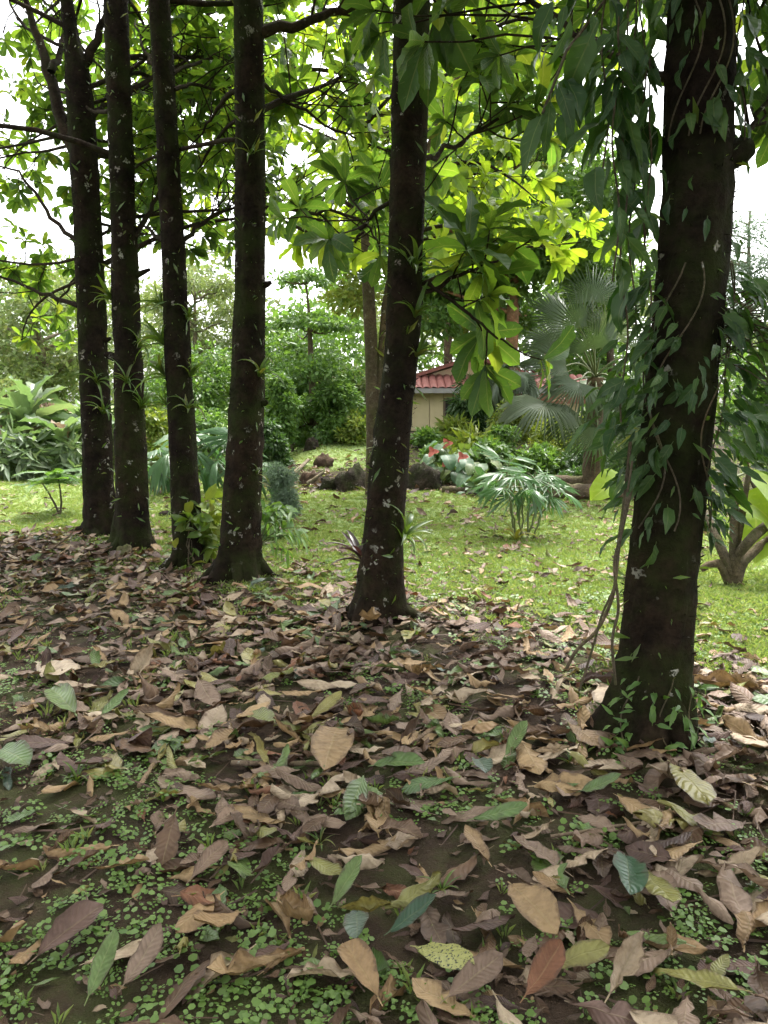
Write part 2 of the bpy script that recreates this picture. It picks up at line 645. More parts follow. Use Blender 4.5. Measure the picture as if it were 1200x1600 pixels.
DEAD = {
    'tan': ([(.23, .145, .07), (.30, .205, .105), (.18, .115, .058)], 'tan'),
    'pale': ([(.30, .225, .15), (.38, .30, .21), (.25, .19, .135)], 'pale beige'),
    'greybrown': ([(.15, .10, .07), (.22, .155, .112), (.105, .07, .05), (.18, .118, .08)], 'grey-brown'),
    'brown': ([(.075, .042, .023), (.11, .062, .034), (.05, .03, .018)], 'brown'),
    'purplebrown': ([(.075, .043, .034), (.11, .065, .05), (.05, .03, .025)], 'purplish brown'),
    'rust': ([(.17, .07, .033), (.14, .06, .03)], 'rust brown'),
    'green': ([(.075, .135, .035), (.11, .165, .045), (.06, .115, .035)], 'green'),
    'yellowgreen': ([(.19, .18, .05), (.23, .2, .06), (.14, .16, .04)], 'yellowish green'),
    'darkgreen': ([(.025, .065, .032), (.035, .08, .04)], 'dark green'),
    'teal': ([(.05, .08, .055), (.065, .095, .065)], 'dull blue-green'),
}
DMAT = {}
for k_, (c_, _w) in DEAD.items():
    green_ = k_ in ('green', 'yellowgreen', 'darkgreen', 'teal')
    DMAT[k_] = leaf_mat('fallen_' + k_, c_, (1.4, 1.25, .8), .15 if green_ else .1, .42 if green_ else .6, .4 if green_ else .3, 11, .16, .4, None, .75, .7)
DMAT['spotted'] = leaf_mat('fallen_spotted', [(.25, .25, .075), (.26, .26, .08)], (1.4, 1.3, .8), .15, .45, .4, 10, .3, .6, (.02, .022, .012), .2)

MAT['bark'] = bark_mat('bark', (.008, .0062, .0048), (.022, .0158, .0115), (.02, .028, .007), .75, .4)
MAT['bark_twig'] = bark_mat('bark_twig', (.018, .013, .01), (.04, .03, .022), (.03, .035, .015), .4, .15, 2.0)
MAT['bark_red'] = bark_mat('bark_red', (.16, .085, .05), (.26, .15, .095), (.14, .10, .05), .2, .3)
MAT['bark_pale'] = bark_mat('bark_pale', (.13, .105, .075), (.22, .185, .14), (.10, .11, .05), .4, .7)
MAT['bark_fork'] = bark_mat('bark_fork', (.055, .042, .028), (.095, .075, .05), (.06, .065, .025), .4, .6)
MAT['bark_mid'] = bark_mat('bark_mid', (.07, .052, .036), (.12, .092, .065), (.07, .08, .03), .4, .4)
MAT['stem_green'] = plain_mat('stem_green', (.10, .12, .04), .55, .35, .4, 9)
MAT['stem_grey'] = bark_mat('stem_grey', (.06, .05, .035), (.12, .10, .07), (.07, .075, .03), .4, .2, 2.0)
MAT['rock'] = bark_mat('rock', (.02, .016, .013), (.055, .045, .037), (.035, .045, .016), .6, .3, 1.6, .06)
MAT['rock_brown'] = bark_mat('rock_brown', (.05, .034, .025), (.09, .062, .045), (.08, .08, .03), .2, .2, 1.5, .03)
MAT['log'] = bark_mat('log', (.09, .07, .05), (.16, .125, .09), (.09, .11, .035), .7, .2, 1.0, .03)
MAT['stick'] = bark_mat('stick', (.13, .095, .065), (.22, .165, .12), (.10, .10, .05), .2, .2, 3.0, .01)


def ground_mat():
    t = NT('ground_soil_lawn')
    p = t.pos()
    at = t.n('Attribute', attribute_name='lawn').outputs['Fac']
    n1 = t.noise(5, 6, .65, p)
    n2 = t.noise(42, 5, .65, p)
    n3 = t.noise(170, 3, .6, p)
    soil = t.mix(t.smooth(n1, .3, .7), (.026, .016, .010), (.055, .036, .023))
    soil = t.mix(t.math('MULTIPLY', t.smooth(n2, .35, .7), .6), soil, (.03, .02, .014))
    soil = t.mix(t.math('MULTIPLY', t.smooth(t.noise(2.2, 6, .7, p), .42, .6), .75), soil, (.042, .052, .014))
    soil = t.mix(t.math('MULTIPLY', t.smooth(n3, .6, .7), .6), soil, (.11, .075, .05))
    g = t.mix(t.smooth(n2, .3, .7), (.135, .195, .06), (.195, .26, .10))
    g = t.mix(t.math('MULTIPLY', t.smooth(t.noise(.8, 4, .6, p), .4, .7), .5), g, (.21, .25, .07))
    g = t.mix(t.math('MULTIPLY', t.smooth(t.noise(9, 5, .7, p), .52, .66), .6), g, (.2, .16, .10))
    a = t.math('ADD', at, t.math('MULTIPLY', t.math('SUBTRACT', t.noise(11, 5, .7, p), .5), .9))
    col = t.mix(t.smooth(a, .35, .65), soil, g)
    h = t.math('ADD', n2, t.math('MULTIPLY', n3, .5))
    return t.done(t.bsdf(col, .92, .15, t.bump(h, .9, .02)))


# ------------------------------------------------------------------ the ground
def lawn_mask(x, y):
    s = edge_s(x, y)
    m = sstep(-.5, .9, s + 1.2 * (vnoise(x, y, .9, 21) - .5) + .6 * (vnoise(x, y, .25, 22) - .5))
    m = m * (1 - .75 * sstep(12.9, 13.6, y) * (1 - sstep(15.0, 17, y)) * sstep(-3.0, -1.6, x))        # bare litter under the boulders
    m = m * (1 - .8 * sstep(15, 17, y) * sstep(-.2, .8, x))                                            # planted bed
    return m


def lines(lo, hi, step, far, grow):
    a = list(np.arange(lo, hi, step))
    s, v = step, a[-1]
    up = []
    while v < far:
        s *= grow
        v += s
        up.append(v)
    s, v = step, a[0]
    dn = []
    while v > -far:
        s *= grow
        v -= s
        dn.append(v)
    return np.array(dn[::-1] + a + up)


def make_ground():
    xs = lines(-7, 7, .09, 600, 1.16)
    ys = lines(.6, 18, .09, 600, 1.16)
    X, Y = np.meshgrid(xs, ys)
    Z = terrain(X, Y)
    V = np.stack([X, Y, Z], -1).reshape(-1, 3)
    nx, ny = len(xs), len(ys)
    i, j = np.meshgrid(np.arange(ny - 1), np.arange(nx - 1), indexing='ij')
    F = np.stack([i * nx + j, i * nx + j + 1, (i + 1) * nx + j + 1, (i + 1) * nx + j], -1).reshape(-1, 4)
    o = Geo().add(V, F, V[:, :2]).build('ground', ground_mat())
    at = o.data.attributes.new('lawn', 'FLOAT', 'POINT')
    at.data.foreach_set('value', lawn_mask(V[:, 0], V[:, 1]).astype(np.float32))
    tag(o, 'dark soil under the trees running into a bright green lawn', None, None, 'structure')


make_ground()

# ------------------------------------------------------------------ leaf templates
TREE_T = [leaf_tpl(.155 + .025 * (i % 3), .64, .5, 6, 2, [.2, .5, .9, .35, .7, 1.2][i], .16, .03, 2.5, 0, .12, i, .03) for i in range(6)]
VINE_T = [leaf_tpl(.135 + .035 * (i % 3), .34, 1.05, 7, 2, [.3, .7, 1.1, .1, .5][i], .2, .025, 2, 0, .15, 20 + i, .03, 0, .12, .04) for i in range(5)]
STRAP_T = [leaf_tpl(.05 + .01 * (i % 2), .35, .8, 7, 2, [.7, 1.2, 1.7, 2.2][i], .3, 0, 1, 0, 0, 40 + i) for i in range(4)]
MID_T = [leaf_tpl(.24, .5, .7, 3, 2, .5 + .3 * i, .15, .02, 2, 0, .0, 60 + i) for i in range(3)]
HEART_T = [leaf_tpl(.36, .32, .7, 6, 4, .4 + .3 * i, .12, .03, 2, 0, .0, 70 + i) for i in range(3)]
BANANA_T = [leaf_tpl(.13, .5, .45, 14, 4, .8 + .45 * i, .3, .02, 6, 0, .12, 80 + i, .12) for i in range(3)]


def pick_view(P, L, n, ymax=1640, maxdep=60):
    """indices of the n leaves that show largest in the picture"""
    px, py, dep = project(P)
    ok = (dep > .5) & (px > -20) & (px < 1220) & (py > -20) & (py < ymax) & (dep < maxdep)
    size = np.where(ok, L / np.maximum(dep, .1), -1)
    o = np.argsort(-size)[:n]
    return o[size[o] > 0]


def leaf_objects(parent, tpls, mat, M, P, tid, L, n=300, name='leaf', rest='crown', mats=None, mid=None, maxdep=60):
    """the leaves that show largest as parts of their own, the others as one mass"""
    P, L, tid = np.asarray(P), np.asarray(L), np.asarray(tid)
    idx = pick_view(P, L, n, maxdep=maxdep)
    base = world_loc(parent)
    mats = mats or [mat]
    mid = np.zeros(len(P), int) if mid is None else np.asarray(mid)
    cache = {}
    for i in idx:
        k = (int(tid[i]), int(mid[i]))
        if k not in cache:
            cache[k] = Geo().add(*tpls[k[0]]).mesh(name, mats[k[1]])
        o = bpy.data.objects.new(name, cache[k])
        COL.objects.link(o)
        o.parent = parent
        o.matrix_basis = mat4(M[i], P[i] - base)
    mask = np.ones(len(P), bool)
    mask[idx] = False
    if rest and mask.any():
        g = Geo()
        for k in range(len(tpls)):
            s = mask & (tid == k)
            g.scatter(tpls[k], M[s], P[s], mid[s])
        return stuff(g.build(rest, mats, parent))


class Leaves:
    def __init__(self):
        self.M, self.P, self.T, self.L, self.I = [], [], [], [], []

    def add(self, p, d, up, L, t, mid=0):
        self.M.append(frames(d, up, L)[0])
        self.P.append(np.asarray(p, float))
        self.T.append(t)
        self.L.append(L)
        self.I.append(mid)

    def arrays(self):
        return np.array(self.M).reshape(-1, 3, 3), np.array(self.P).reshape(-1, 3), np.array(self.T, int), np.array(self.L), np.array(self.I, int)


def rosette(lv, p, axis, n, L, nt, droop=.2, mid=None):
    axis = nrm(axis)
    a0 = rng.random() * 6.28
    u = nrm(np.cross(axis, [.31, .2, .9]))
    w = np.cross(axis, u)
    for k in range(n):
        a = a0 + k * 2.4
        op = rng.uniform(.7, 1.45)
        d = axis * math.cos(op) + (u * math.cos(a) + w * math.sin(a)) * math.sin(op)
        d = nrm(d + np.array([0, 0, -droop - .25 * rng.random()]))
        up = nrm(axis + np.array([0, 0, .7]) + rng.normal(0, .25, 3))
        lv.add(p + axis * rng.uniform(-.03, .03), d, up, L * rng.uniform(.65, 1.15), rng.integers(nt), 0 if mid is None else mid)


# ------------------------------------------------------------------ the row of trees
CUR = dict(Y=9.0, near=.9)


def keep_clear(p):
    """no foliage hangs where the photograph looks through below the crowns"""
    px, py, dep = project(p)
    px, py, dep = px[0], py[0], dep[0]
    if np.linalg.norm(p - EYE) < 2.6:
        return False
    if dep < .3 or px < -150 or px > 1350:
        return True
    if -60 < px < 1260 and py > -60 and dep < CUR['Y'] - CUR['near']:
        return False
    if -60 < px < 1260 and py > -60 and px < 440 and CUR['near'] < 2 and dep < np.interp(px, [0, 168, 180, 222, 236, 300, 340, 425, 440], [8.85, 8.85, 8.1, 8.1, 7.0, 7.0, 6.6, 6.5, 5.0]):
        return False
    if px < 125:
        lim = 540
    elif px < 350:
        lim = 400
    elif px < 540:
        lim = 385
    elif px < 960:
        lim = 420
    else:
        lim = 260
    return py < lim


def trunk_points(pts, Y, top_extra, n=110):
    C = np.array([W(p[0], p[1], Y) for p in pts])
    rr = np.array([.5 * p[2] / FPX * Y / 1.0 for p in pts])
    order = np.argsort(C[:, 2])
    C, rr = C[order], rr[order]
    z0 = C[0, 2] - .15
    d = (C[-1] - C[-3]) / (C[-1, 2] - C[-3, 2])
    top = C[-1] + np.array([d[0] * .5, d[1], 1]) * top_extra
    C = np.vstack([C, top])
    rr = np.append(rr, rr[-1] * .45)
    z = np.concatenate([np.linspace(z0, z0 + .6, 14)[:-1], np.linspace(z0 + .6, C[-1, 2], n - 13)])
    xs, ys, r = np.interp(z, C[:, 2], C[:, 0]), np.interp(z, C[:, 2], C[:, 1]), np.interp(z, C[:, 2], rr)
    ker = np.array([1, 2, 3, 2, 1]) / 9.0
    for a in (xs, r):
        b = np.convolve(np.pad(a, 2, mode='edge'), ker, 'valid')
        a[:] = b
    return np.stack([xs, ys, z], 1), r


def make_trunk(parent, P, r, mat, sides=36, flare=.45, seed=0, lobes=4, z0=None):
    z0 = P[0, 2] + .15 if z0 is None else z0
    ph = np.random.default_rng(seed).random(8) * 6.28

    def wob(i, ang):
        h = max(P[i, 2] - z0, -.1)
        f = flare * math.exp(-max(h, 0) / .16)
        lob = 1 + f * (.75 + .6 * np.cos(lobes * ang + ph[0]) + .4 * np.cos((lobes - 1) * ang + ph[1]))
        q = np.array([.09 * mnoise.noise(Vector((math.cos(a) * 1.4 + seed, math.sin(a) * 1.4, P[i, 2] * 2.2))) +
                      .09 * mnoise.noise(Vector((math.cos(a) * 4 + seed, math.sin(a) * 4, P[i, 2] * 7))) +
                      .07 * mnoise.noise(Vector((math.cos(a) * 9 + seed, math.sin(a) * 9, P[i, 2] * 19))) for a in ang])
        return lob * (1 + q)
    g = Geo()
    tube_to(g, P, r, sides, wob=wob)
    return g.build('trunk', mat, parent)


def grow(parent, lv, poly, r0, mat, twigs=9, tl=(.35, 1.0), L=.24, per=8, clear=True, start=.3, nt=6, mid=None, gap=1.0):
    """one limb with its twigs, and rosettes of leaves on the twig ends"""
    g = Geo()
    n = len(poly)
    rad = np.linspace(r0, max(r0 * .25, .007), n)
    ok_any = 0
    tube_to(g, poly, rad, 7)
    seg = np.linspace(0, 1, n)
    dirs = nrm(np.gradient(poly, axis=0))
    for k in range(twigs):
        t = start + (1 - start) * (k + rng.random() * .8) / twigs
        t = min(t, 1.0)
        p = np.array([np.interp(t, seg, poly[:, a]) for a in range(3)])
        d = np.array([np.interp(t, seg, dirs[:, a]) for a in range(3)])
        side = nrm(np.cross(d, rng.normal(0, 1, 3)))
        dd = nrm(d * .7 + side * .9 + np.array([0, 0, .25])) if k < twigs - 1 else nrm(d)
        if k == twigs - 1:
            p = poly[-1]
        ln = rng.uniform(*tl)
        tw = bend(p, dd, ln, 4, 0, .14, .05)
        if clear and not keep_clear(tw[-1]):
            continue
        tube_to(g, tw, np.linspace(max(.35 * np.interp(t, seg, rad), .007), .004, 5), 5)
        rosette(lv, tw[-1], tw[-1] - tw[-2], int(rng.integers(per - 2, per + 3)), L * rng.uniform(.8, 1.15), nt, mid=mid)
        if rng.random() < .55 * gap:
            sd = nrm((tw[-1] - tw[1]) + nrm(np.cross(dd, rng.normal(0, 1, 3))) * .8)
            t2 = bend(tw[2], sd, ln * .7, 3, 0, .12, .05)
            if not clear or keep_clear(t2[-1]):
                tube_to(g, t2, np.linspace(.006, .004, 4), 5)
                rosette(lv, t2[-1], t2[-1] - t2[-2], int(rng.integers(per - 3, per + 2)), L * rng.uniform(.7, 1.1), nt, mid=mid)
    return g.build('branch', mat, parent)


ROW = [
    # name key, trunk (px, py, width px), depth from base pixel
    dict(base=(157, 836), pts=[(157, 836, 46), (152, 700, 45), (148, 600, 43), (142, 450, 42), (136, 330, 40), (128, 200, 40), (122, 112, 36), (112, 60, 20), (104, 0, 17)],
         lab='dark mossy tree forking high up, leftmost in the row', limbs=[
             ([(118, 235), (96, 190), (78, 110), (62, 60), (40, 0), (25, -60)], 22, .3),
             ([(122, 118), (140, 88), (158, 48), (168, 0), (175, -60)], 17, .2), ([(80, 112), (92, 90), (100, 50), (96, 0)], 12, .4),
             ([(120, 380), (85, 345), (55, 300), (25, 262), (-30, 255)], 8, .6),
             ([(122, 478), (85, 465), (40, 448), (0, 430), (-60, 400)], 8, .5),
             ([(142, 180), (170, 165), (215, 145), (260, 110)], 8, .8)]),
    dict(base=(207, 856), pts=[(207, 856, 54), (206, 750, 48), (202, 620, 44), (197, 480, 40), (193, 350, 36), (188, 200, 34), (184, 100, 34), (181, 0, 34)],
         lab='slim dark straight tree, second in the row, round stone at its foot', limbs=[
             ([(210, 372), (228, 345), (245, 310), (268, 270), (300, 200)], 10, .5),
             ([(200, 148), (240, 120), (290, 95), (340, 60)], 8, .9),
             ([(176, 170), (150, 175), (110, 150), (60, 130)], 7, 1.6)]),
    dict(base=(292, 884), pts=[(294, 884, 46), (290, 780, 44), (286, 700, 42), (279, 580, 40), (273, 440, 36), (266, 300, 33), (258, 160, 31), (249, 0, 30)],
         lab='narrow dark tree hung with long grassy leaves, third in the row', limbs=[
             ([(284, 378), (312, 352), (340, 332), (368, 325), (430, 300)], 8, .5),
             ([(262, 130), (240, 100), (222, 70), (212, 30)], 9, 1.3),
             ([(272, 140), (300, 130), (340, 140), (375, 130)], 7, .8)]),
    dict(base=(374, 902), pts=[(374, 902, 68), (378, 800, 60), (383, 700, 56), (388, 570, 50), (391, 450, 46), (391, 300, 45), (390, 160, 43), (388, 0, 42)],
         lab='thick dark tree with mossy spreading foot, fourth in the row', limbs=[
             ([(408, 52), (460, 40), (520, 22), (580, 0), (640, -30)], 18, .2),
             ([(408, 322), (470, 328), (530, 335), (575, 348), (592, 385)], 7, .7),
             ([(372, 140), (350, 160), (335, 180), (310, 215)], 9, .9),
             ([(405, 130), (440, 150), (500, 190), (560, 220)], 7, .9)]),
    dict(base=(590, 968), pts=[(590, 968, 72), (598, 860, 64), (605, 760, 60), (613, 680, 56), (624, 590, 54), (631, 500, 53), (634, 380, 52), (637, 250, 52), (641, 100, 52), (644, 0, 52)],
         lab='lichen-spotted dark tree with bright bromeliad low on its side, fifth in the row', limbs=[
             ([(652, 462), (700, 440), (750, 415), (785, 400)], 8, .1),
             ([(655, 440), (700, 462), (745, 500), (785, 530)], 7, .0),
             ([(655, 250), (700, 232), (760, 195), (830, 160)], 9, .7),
             ([(622, 300), (590, 330), (570, 355), (555, 380)], 8, .1),
             ([(662, 90), (720, 60), (800, 30), (880, 10)], 10, .9)]),
    dict(base=(1018, 1142), pts=[(1014, 1142, 120), (1022, 1040, 112), (1030, 930, 108), (1040, 820, 106), (1055, 690, 106), (1070, 560, 102), (1082, 430, 100), (1092, 300, 100), (1094, 180, 98), (1096, 60, 92), (1098, 0, 92)],
         lab='thickest trunk of the row, hung with climbing vine leaves', limbs=[
             ([(1138, 265), (1165, 215), (1200, 150), (1250, 60)], 9, .1),
             ([(1050, 120), (980, 90), (900, 50), (820, -10), (760, -60)], 16, 1.0)]),
]
TREES = []


def make_row():
    for i, T in enumerate(ROW):
        b = G(*T['base'])
        Y = b[1]
        CUR.update(Y=Y, near=[.5, .6, .5, .3, .5, .35][i])
        t = thing('row_tree', T['lab'], 'tree', b, 'trees standing in the row')
        TREES.append(t)
        P, r = trunk_points(T['pts'], Y, 4.2 if i < 5 else 5.0)
        T['P'], T['r'], T['Y'] = P, r, Y
        make_trunk(t, P, r, MAT['bark'], 36 if i < 5 else 48, .42 if i != 2 else .25, i, 4 + i % 2)
        lv = Leaves()
        sc = Y / FPX
        L = [.2, .2, .2, .21, .27, .24][i]
        for j, (pl, wpx, dY) in enumerate(T['limbs']):
            m = len(pl)
            poly = np.array([W(q[0], q[1], Y + dY * k / (m - 1)) for k, q in enumerate(pl)])
            # push start into the trunk, resample
            tt = np.linspace(0, m - 1, 3 * m)
            poly = np.stack([np.interp(tt, np.arange(m), poly[:, a]) for a in range(3)], 1)
            poly[1:-1] += rng.normal(0, .012, poly[1:-1].shape)
            free = (i == 4 and j in (0, 1))
            if free:
                grow(t, lv, poly, wpx * sc * .5, MAT['bark_twig'], 5, (.12, .3), .35, 8, False, .3, gap=.4)
            else:
                grow(t, lv, poly, wpx * sc * .5, MAT['bark_twig'], 13, (.3, .9), L, 9, True, .3)
        # limbs that reach back over the lawn
        if i < 4:
            for k in range([16, 6, 3, 2][i]):
                z = rng.uniform(2.7, 5.8)
                p = np.array([np.interp(z, P[:, 2], P[:, 0]), np.interp(z, P[:, 2], P[:, 1]), z])
                d = np.array([rng.uniform(-1.1, .35) if i == 0 else rng.uniform(-.7, .7), rng.uniform(.35, 1.0), rng.uniform(-.1, .35)])
                poly = bend(p, d, rng.uniform(1.8, 3.6), 9, .06, .08, .02)
                if keep_clear(poly[-1]):
                    grow(t, lv, poly, .02, MAT['bark_twig'], 11, (.25, .8), L, 9, True, .25)
        # limbs higher up, most of them above the frame
        zt = P[-1, 2]
        nl = [12, 8, 7, 8, 12, 14][i]
        for k in range(nl):
            z = np.interp(k / (nl - 1), [0, 1], [(2.9 if i < 4 else 3.9 if i < 5 else 3.1), zt - .3])
            p = np.array([np.interp(z, P[:, 2], P[:, 0]), np.interp(z, P[:, 2], P[:, 1]), z])
            a = k * 2.4 + i
            el = rng.uniform(-.05, .6)
            d = np.array([math.cos(a) * math.cos(el), math.sin(a) * math.cos(el), math.sin(el)])
            ln = rng.uniform(1.4, 3.4) * (1 - .35 * k / nl)
            poly = bend(p, d, ln, 8, .05, .08, .02)
            if not keep_clear(poly[-1]) or not keep_clear(poly[4]):
                d[1] = abs(d[1]) + .5
                d[2] = abs(d[2]) + .15
                poly = bend(p, d, ln, 8, .03, .08, .04)
                if not keep_clear(poly[-1]):
                    continue
            grow(t, lv, poly, .032 * (1 - .5 * k / nl), MAT['bark_twig'], 13, (.3, .9), L, 11, True, .2)
        M, PP, tid, LL, mid = lv.arrays()
        leaf_objects(t, TREE_T, None, M, PP, tid, LL, 300, mats=[MAT['tree_leaf'], MAT['shaded_leaf']], mid=(rng.random(len(PP)) < [.2, .25, .3, .35, .45, .7][i]).astype(int))
        for k in range(4 if i < 5 else 3):
            a = k * 1.6 + i + rng.random() * .5
            o = np.array([math.cos(a), math.sin(a), 0])
            c0 = P[0] + [0, 0, .15]
            rl = rng.uniform(.15, .4) if i < 5 else rng.uniform(.08, .16)
            q = np.array([c0 + o * r[3] * .6 + [0, 0, .16], c0 + o * (r[3] * 1.1) + [0, 0, .07], c0 + o * (r[3] + rl * .45), c0 + o * (r[3] + rl)])
            q[2:, 2] = terrain(q[2:, 0], q[2:, 1]) + np.array([.0, -.05])
            tt = np.linspace(0, 3, 10)
            q = np.stack([np.interp(tt, np.arange(4), q[:, b_]) for b_ in range(3)], 1)
            g = Geo()
            tube_to(g, q, np.linspace(.07, .02, 10), 9, wob=lambda i_, an: 1 + .12 * np.cos(3 * an + i_))
            g.build('root', MAT['bark'], t)
        # moss, small ferns and bark scales that roughen the outline
        rr = np.random.default_rng(500 + i)
        m = 2600 if i < 5 else 3000
        zz = rr.uniform(b[2] + .02, min(P[-1, 2], 6.5), m)
        aa = rr.uniform(0, 6.28, m)
        cc = np.stack([np.interp(zz, P[:, 2], P[:, a]) for a in range(3)], 1)
        rad = np.interp(zz, P[:, 2], r) * (1 + .1 * np.exp(-(zz - b[2]) / .16))
        oo = np.stack([np.cos(aa), np.sin(aa), np.zeros(m)], 1)
        dd = nrm(oo * rr.uniform(.3, 1, (m, 1)) + np.stack([rr.normal(0, .4, m), rr.normal(0, .4, m), rr.normal(-.2, .7, m)], 1))
        big = rr.random(m) ** 6
        gr = rr.random(m) < .22
        g = Geo().scatter(SLIM, frames(dd, oo + np.array([0, 0, .4]), np.where(gr, .022 + .13 * big, .02 + .02 * rr.random(m))), cc + oo * (rad * .97)[:, None], gr.astype(int))
        stuff(g.build('moss', [MAT['bark'], MAT['strap_leaf']], t))


make_row()

def make_shade_trees():
    """unseen trees added beside and behind the photographer to shade the near ground"""
    for k, (x, y, lab) in enumerate(((3.3, .2, 'unseen dark tree added for shade beside the photographer, past the thick trunk'), (-3.4, 1.6, 'unseen dark tree added for shade beside the photographer, left of the litter'),
                                     (-1.6, -3.0, 'unseen dark tree added for shade behind the photographer'), (2.2, -3.6, 'unseen dark tree added for shade farther behind the photographer'))):
        CUR.update(Y=100, near=0)
        b = on_ground(x, y)
        t = thing('row_tree', lab, 'tree', b, 'unseen trees added for shade')  # out of view, put in to darken the foreground and trunk fronts
        z = np.linspace(b[2] - .15, 7.5, 60)
        P = np.stack([x + .06 * np.sin(z), y + .05 * np.cos(z * 1.3), z], 1)
        make_trunk(t, P, np.linspace(.19, .06, 60), MAT['bark'], 24, .4, 20 + k)
        lv = Leaves()
        for m in range(14):
            zz = 3.3 + m * .3
            a = m * 2.4 + k
            el = rng.uniform(0, .5)
            poly = bend([x, y, zz], [math.cos(a) * math.cos(el), math.sin(a) * math.cos(el), math.sin(el)], rng.uniform(1.8, 3.0), 8, .03, .08, .03)
            if any(not keep_clear(q) for q in poly[2:]):
                continue
            grow(t, lv, poly, .035, MAT['bark_twig'], 11, (.4, 1.0), .27, 9, True, .2)
        M, PP, tid, LL, mid = lv.arrays()
        leaf_objects(t, TREE_T, MAT['tree_leaf'], M, PP, tid, LL, 0)


make_shade_trees()

# ------------------------------------------------------------------ trees and shrubs further back
def clump_leaves(centers, rad, n, L, tpl_n=1, flat=1.0, seed=0, updir=.6):
    r = np.random.default_rng(seed)
    c = centers[r.integers(len(centers), size=n)]
    rr = np.asarray(rad)
    off = nrm(r.normal(0, 1, (n, 3))) * (r.random((n, 1)) ** .45) * rr
    off[:, 2] *= flat
    P = c + off
    d = nrm(off + r.normal(0, .5 * np.mean(rr), (n, 3)) + np.array([0, 0, -.25 * np.mean(rr)]))
    up = nrm(r.normal(0, .55, (n, 3)) + np.array([0, 0, updir]))
    return frames(d, up, L * r.uniform(.6, 1.25, n)), P


def back_tree(name, label, px, base_py, Y, trunk_w, crown, leafmat, nleaf, L, bark, tpl=DIA, nclump=26, clump_r=.9, flat=.7, seed=0, group=None, top_frac=.85, lean=0., limbs=True, zb=None, nlimb=12):
    """crown: (px centre, py top, py bottom, width px)"""
    r = np.random.default_rng(seed)
    p0 = W(px, base_py, Y)
    p0[2] = float(terrain(p0[0], p0[1])) if zb is None else zb
    t = thing(name, label, 'tree', p0, group)
    cx, ct, cb, cw = crown
    c_top, c_bot = W(cx, ct, Y), W(cx, cb, Y)
    cen = (c_top + c_bot) / 2
    rx = cw / FPX * Y / 2
    rz = (c_top[2] - c_bot[2]) / 2
    C = nrm(r.normal(0, 1, (nclump, 3))) * (r.random((nclump, 1)) ** .38)
    C = C * np.array([max(rx - clump_r * .8, .1), max(rx * .85 - clump_r * .8, .1), max(rz - clump_r * flat * .8, .05)]) + cen
    top = np.array([cen[0], cen[1], c_bot[2] + (c_top[2] - c_bot[2]) * top_frac])
    n = 14
    s = np.linspace(0, 1, n)[:, None]
    P = p0 * (1 - s) + top * s
    P[0, 2] -= .1
    P[1:-1, 0] += np.sin(s[1:-1, 0] * 5 + seed) * .05
    g = Geo()
    tube_to(g, P, trunk_w / 2 * (1 - .75 * s[:, 0]) * (1 + .35 * np.exp(-s[:, 0] * 20)), 12)
    g.build('trunk', bark, t)
    if limbs:
        for q in C[:nlimb]:
            zt = min(max(q[2] - .35 * np.linalg.norm((q - cen)[:2]), p0[2] + .35 * (top[2] - p0[2])), top[2])
            st = np.array([np.interp(zt, P[:, 2], P[:, 0]), np.interp(zt, P[:, 2], P[:, 1]), zt])
            k = np.linspace(0, 1, 6)[:, None]
            pl = st * (1 - k) + q * k + r.normal(0, .04, (6, 3)) * np.array([1, 1, .6])
            pl[0] = st
            g = Geo()
            tube_to(g, pl, np.linspace(trunk_w * .16, trunk_w * .05, 6), 6)
            g.build('branch', bark, t)
    M, PP = clump_leaves(C, clump_r, nleaf, L, flat=flat, seed=seed)
    stuff(Geo().scatter(tpl, M, PP).build('crown', leafmat, t))
    return t


def bush(name, label, px, py_top, py_base, wpx, leafmat, n, L, tpl=DIA, seed=0, cat='shrub', Y=None, group=None, nclump=14, rough=.38, stems=5, stem_mat=None):
    r = np.random.default_rng(seed + 900)
    p0 = G(px, py_base) if Y is None else W(px, py_base, Y)
    if Y is not None:
        p0[2] = float(terrain(p0[0], p0[1]))
    Y = p0[1]
    t = thing(name, label, cat, p0, group)
    top = W(px, py_top, Y)
    h = max(top[2] - p0[2], .15)
    rx = wpx / FPX * Y / 2
    cr = min(rx, h) * rough
    C = np.stack([r.uniform(-1, 1, nclump), r.uniform(-1, 1, nclump), r.uniform(0, 1, nclump)], 1)
    C[:, :2] *= np.sqrt(np.clip(1.05 - C[:, 2:3] ** 2, .1, 1)) * .8
    C = p0 + C * np.array([max(rx - cr * .5, .02), max(rx - cr * .5, .02) * .8, max(h - cr * .7, .05)]) + np.array([0, 0, cr * .3])
    for k in range(stems):
        q = C[k % nclump]
        s = np.linspace(0, 1, 5)[:, None]
        b = p0 + np.array([r.normal(0, .06 * rx), r.normal(0, .06 * rx), -.03])
        g = Geo()
        tube_to(g, b * (1 - s) + q * s + r.normal(0, .015, (5, 3)), np.linspace(.022, .007, 5) * max(.4, min(1.5, h)), 6)
        g.build('stem', stem_mat or MAT['stem_grey'], t)
    M, P = clump_leaves(C, cr, n, L, flat=.8, seed=seed)
    stuff(Geo().scatter(tpl, M, P).build('foliage', leafmat, t))
    return t


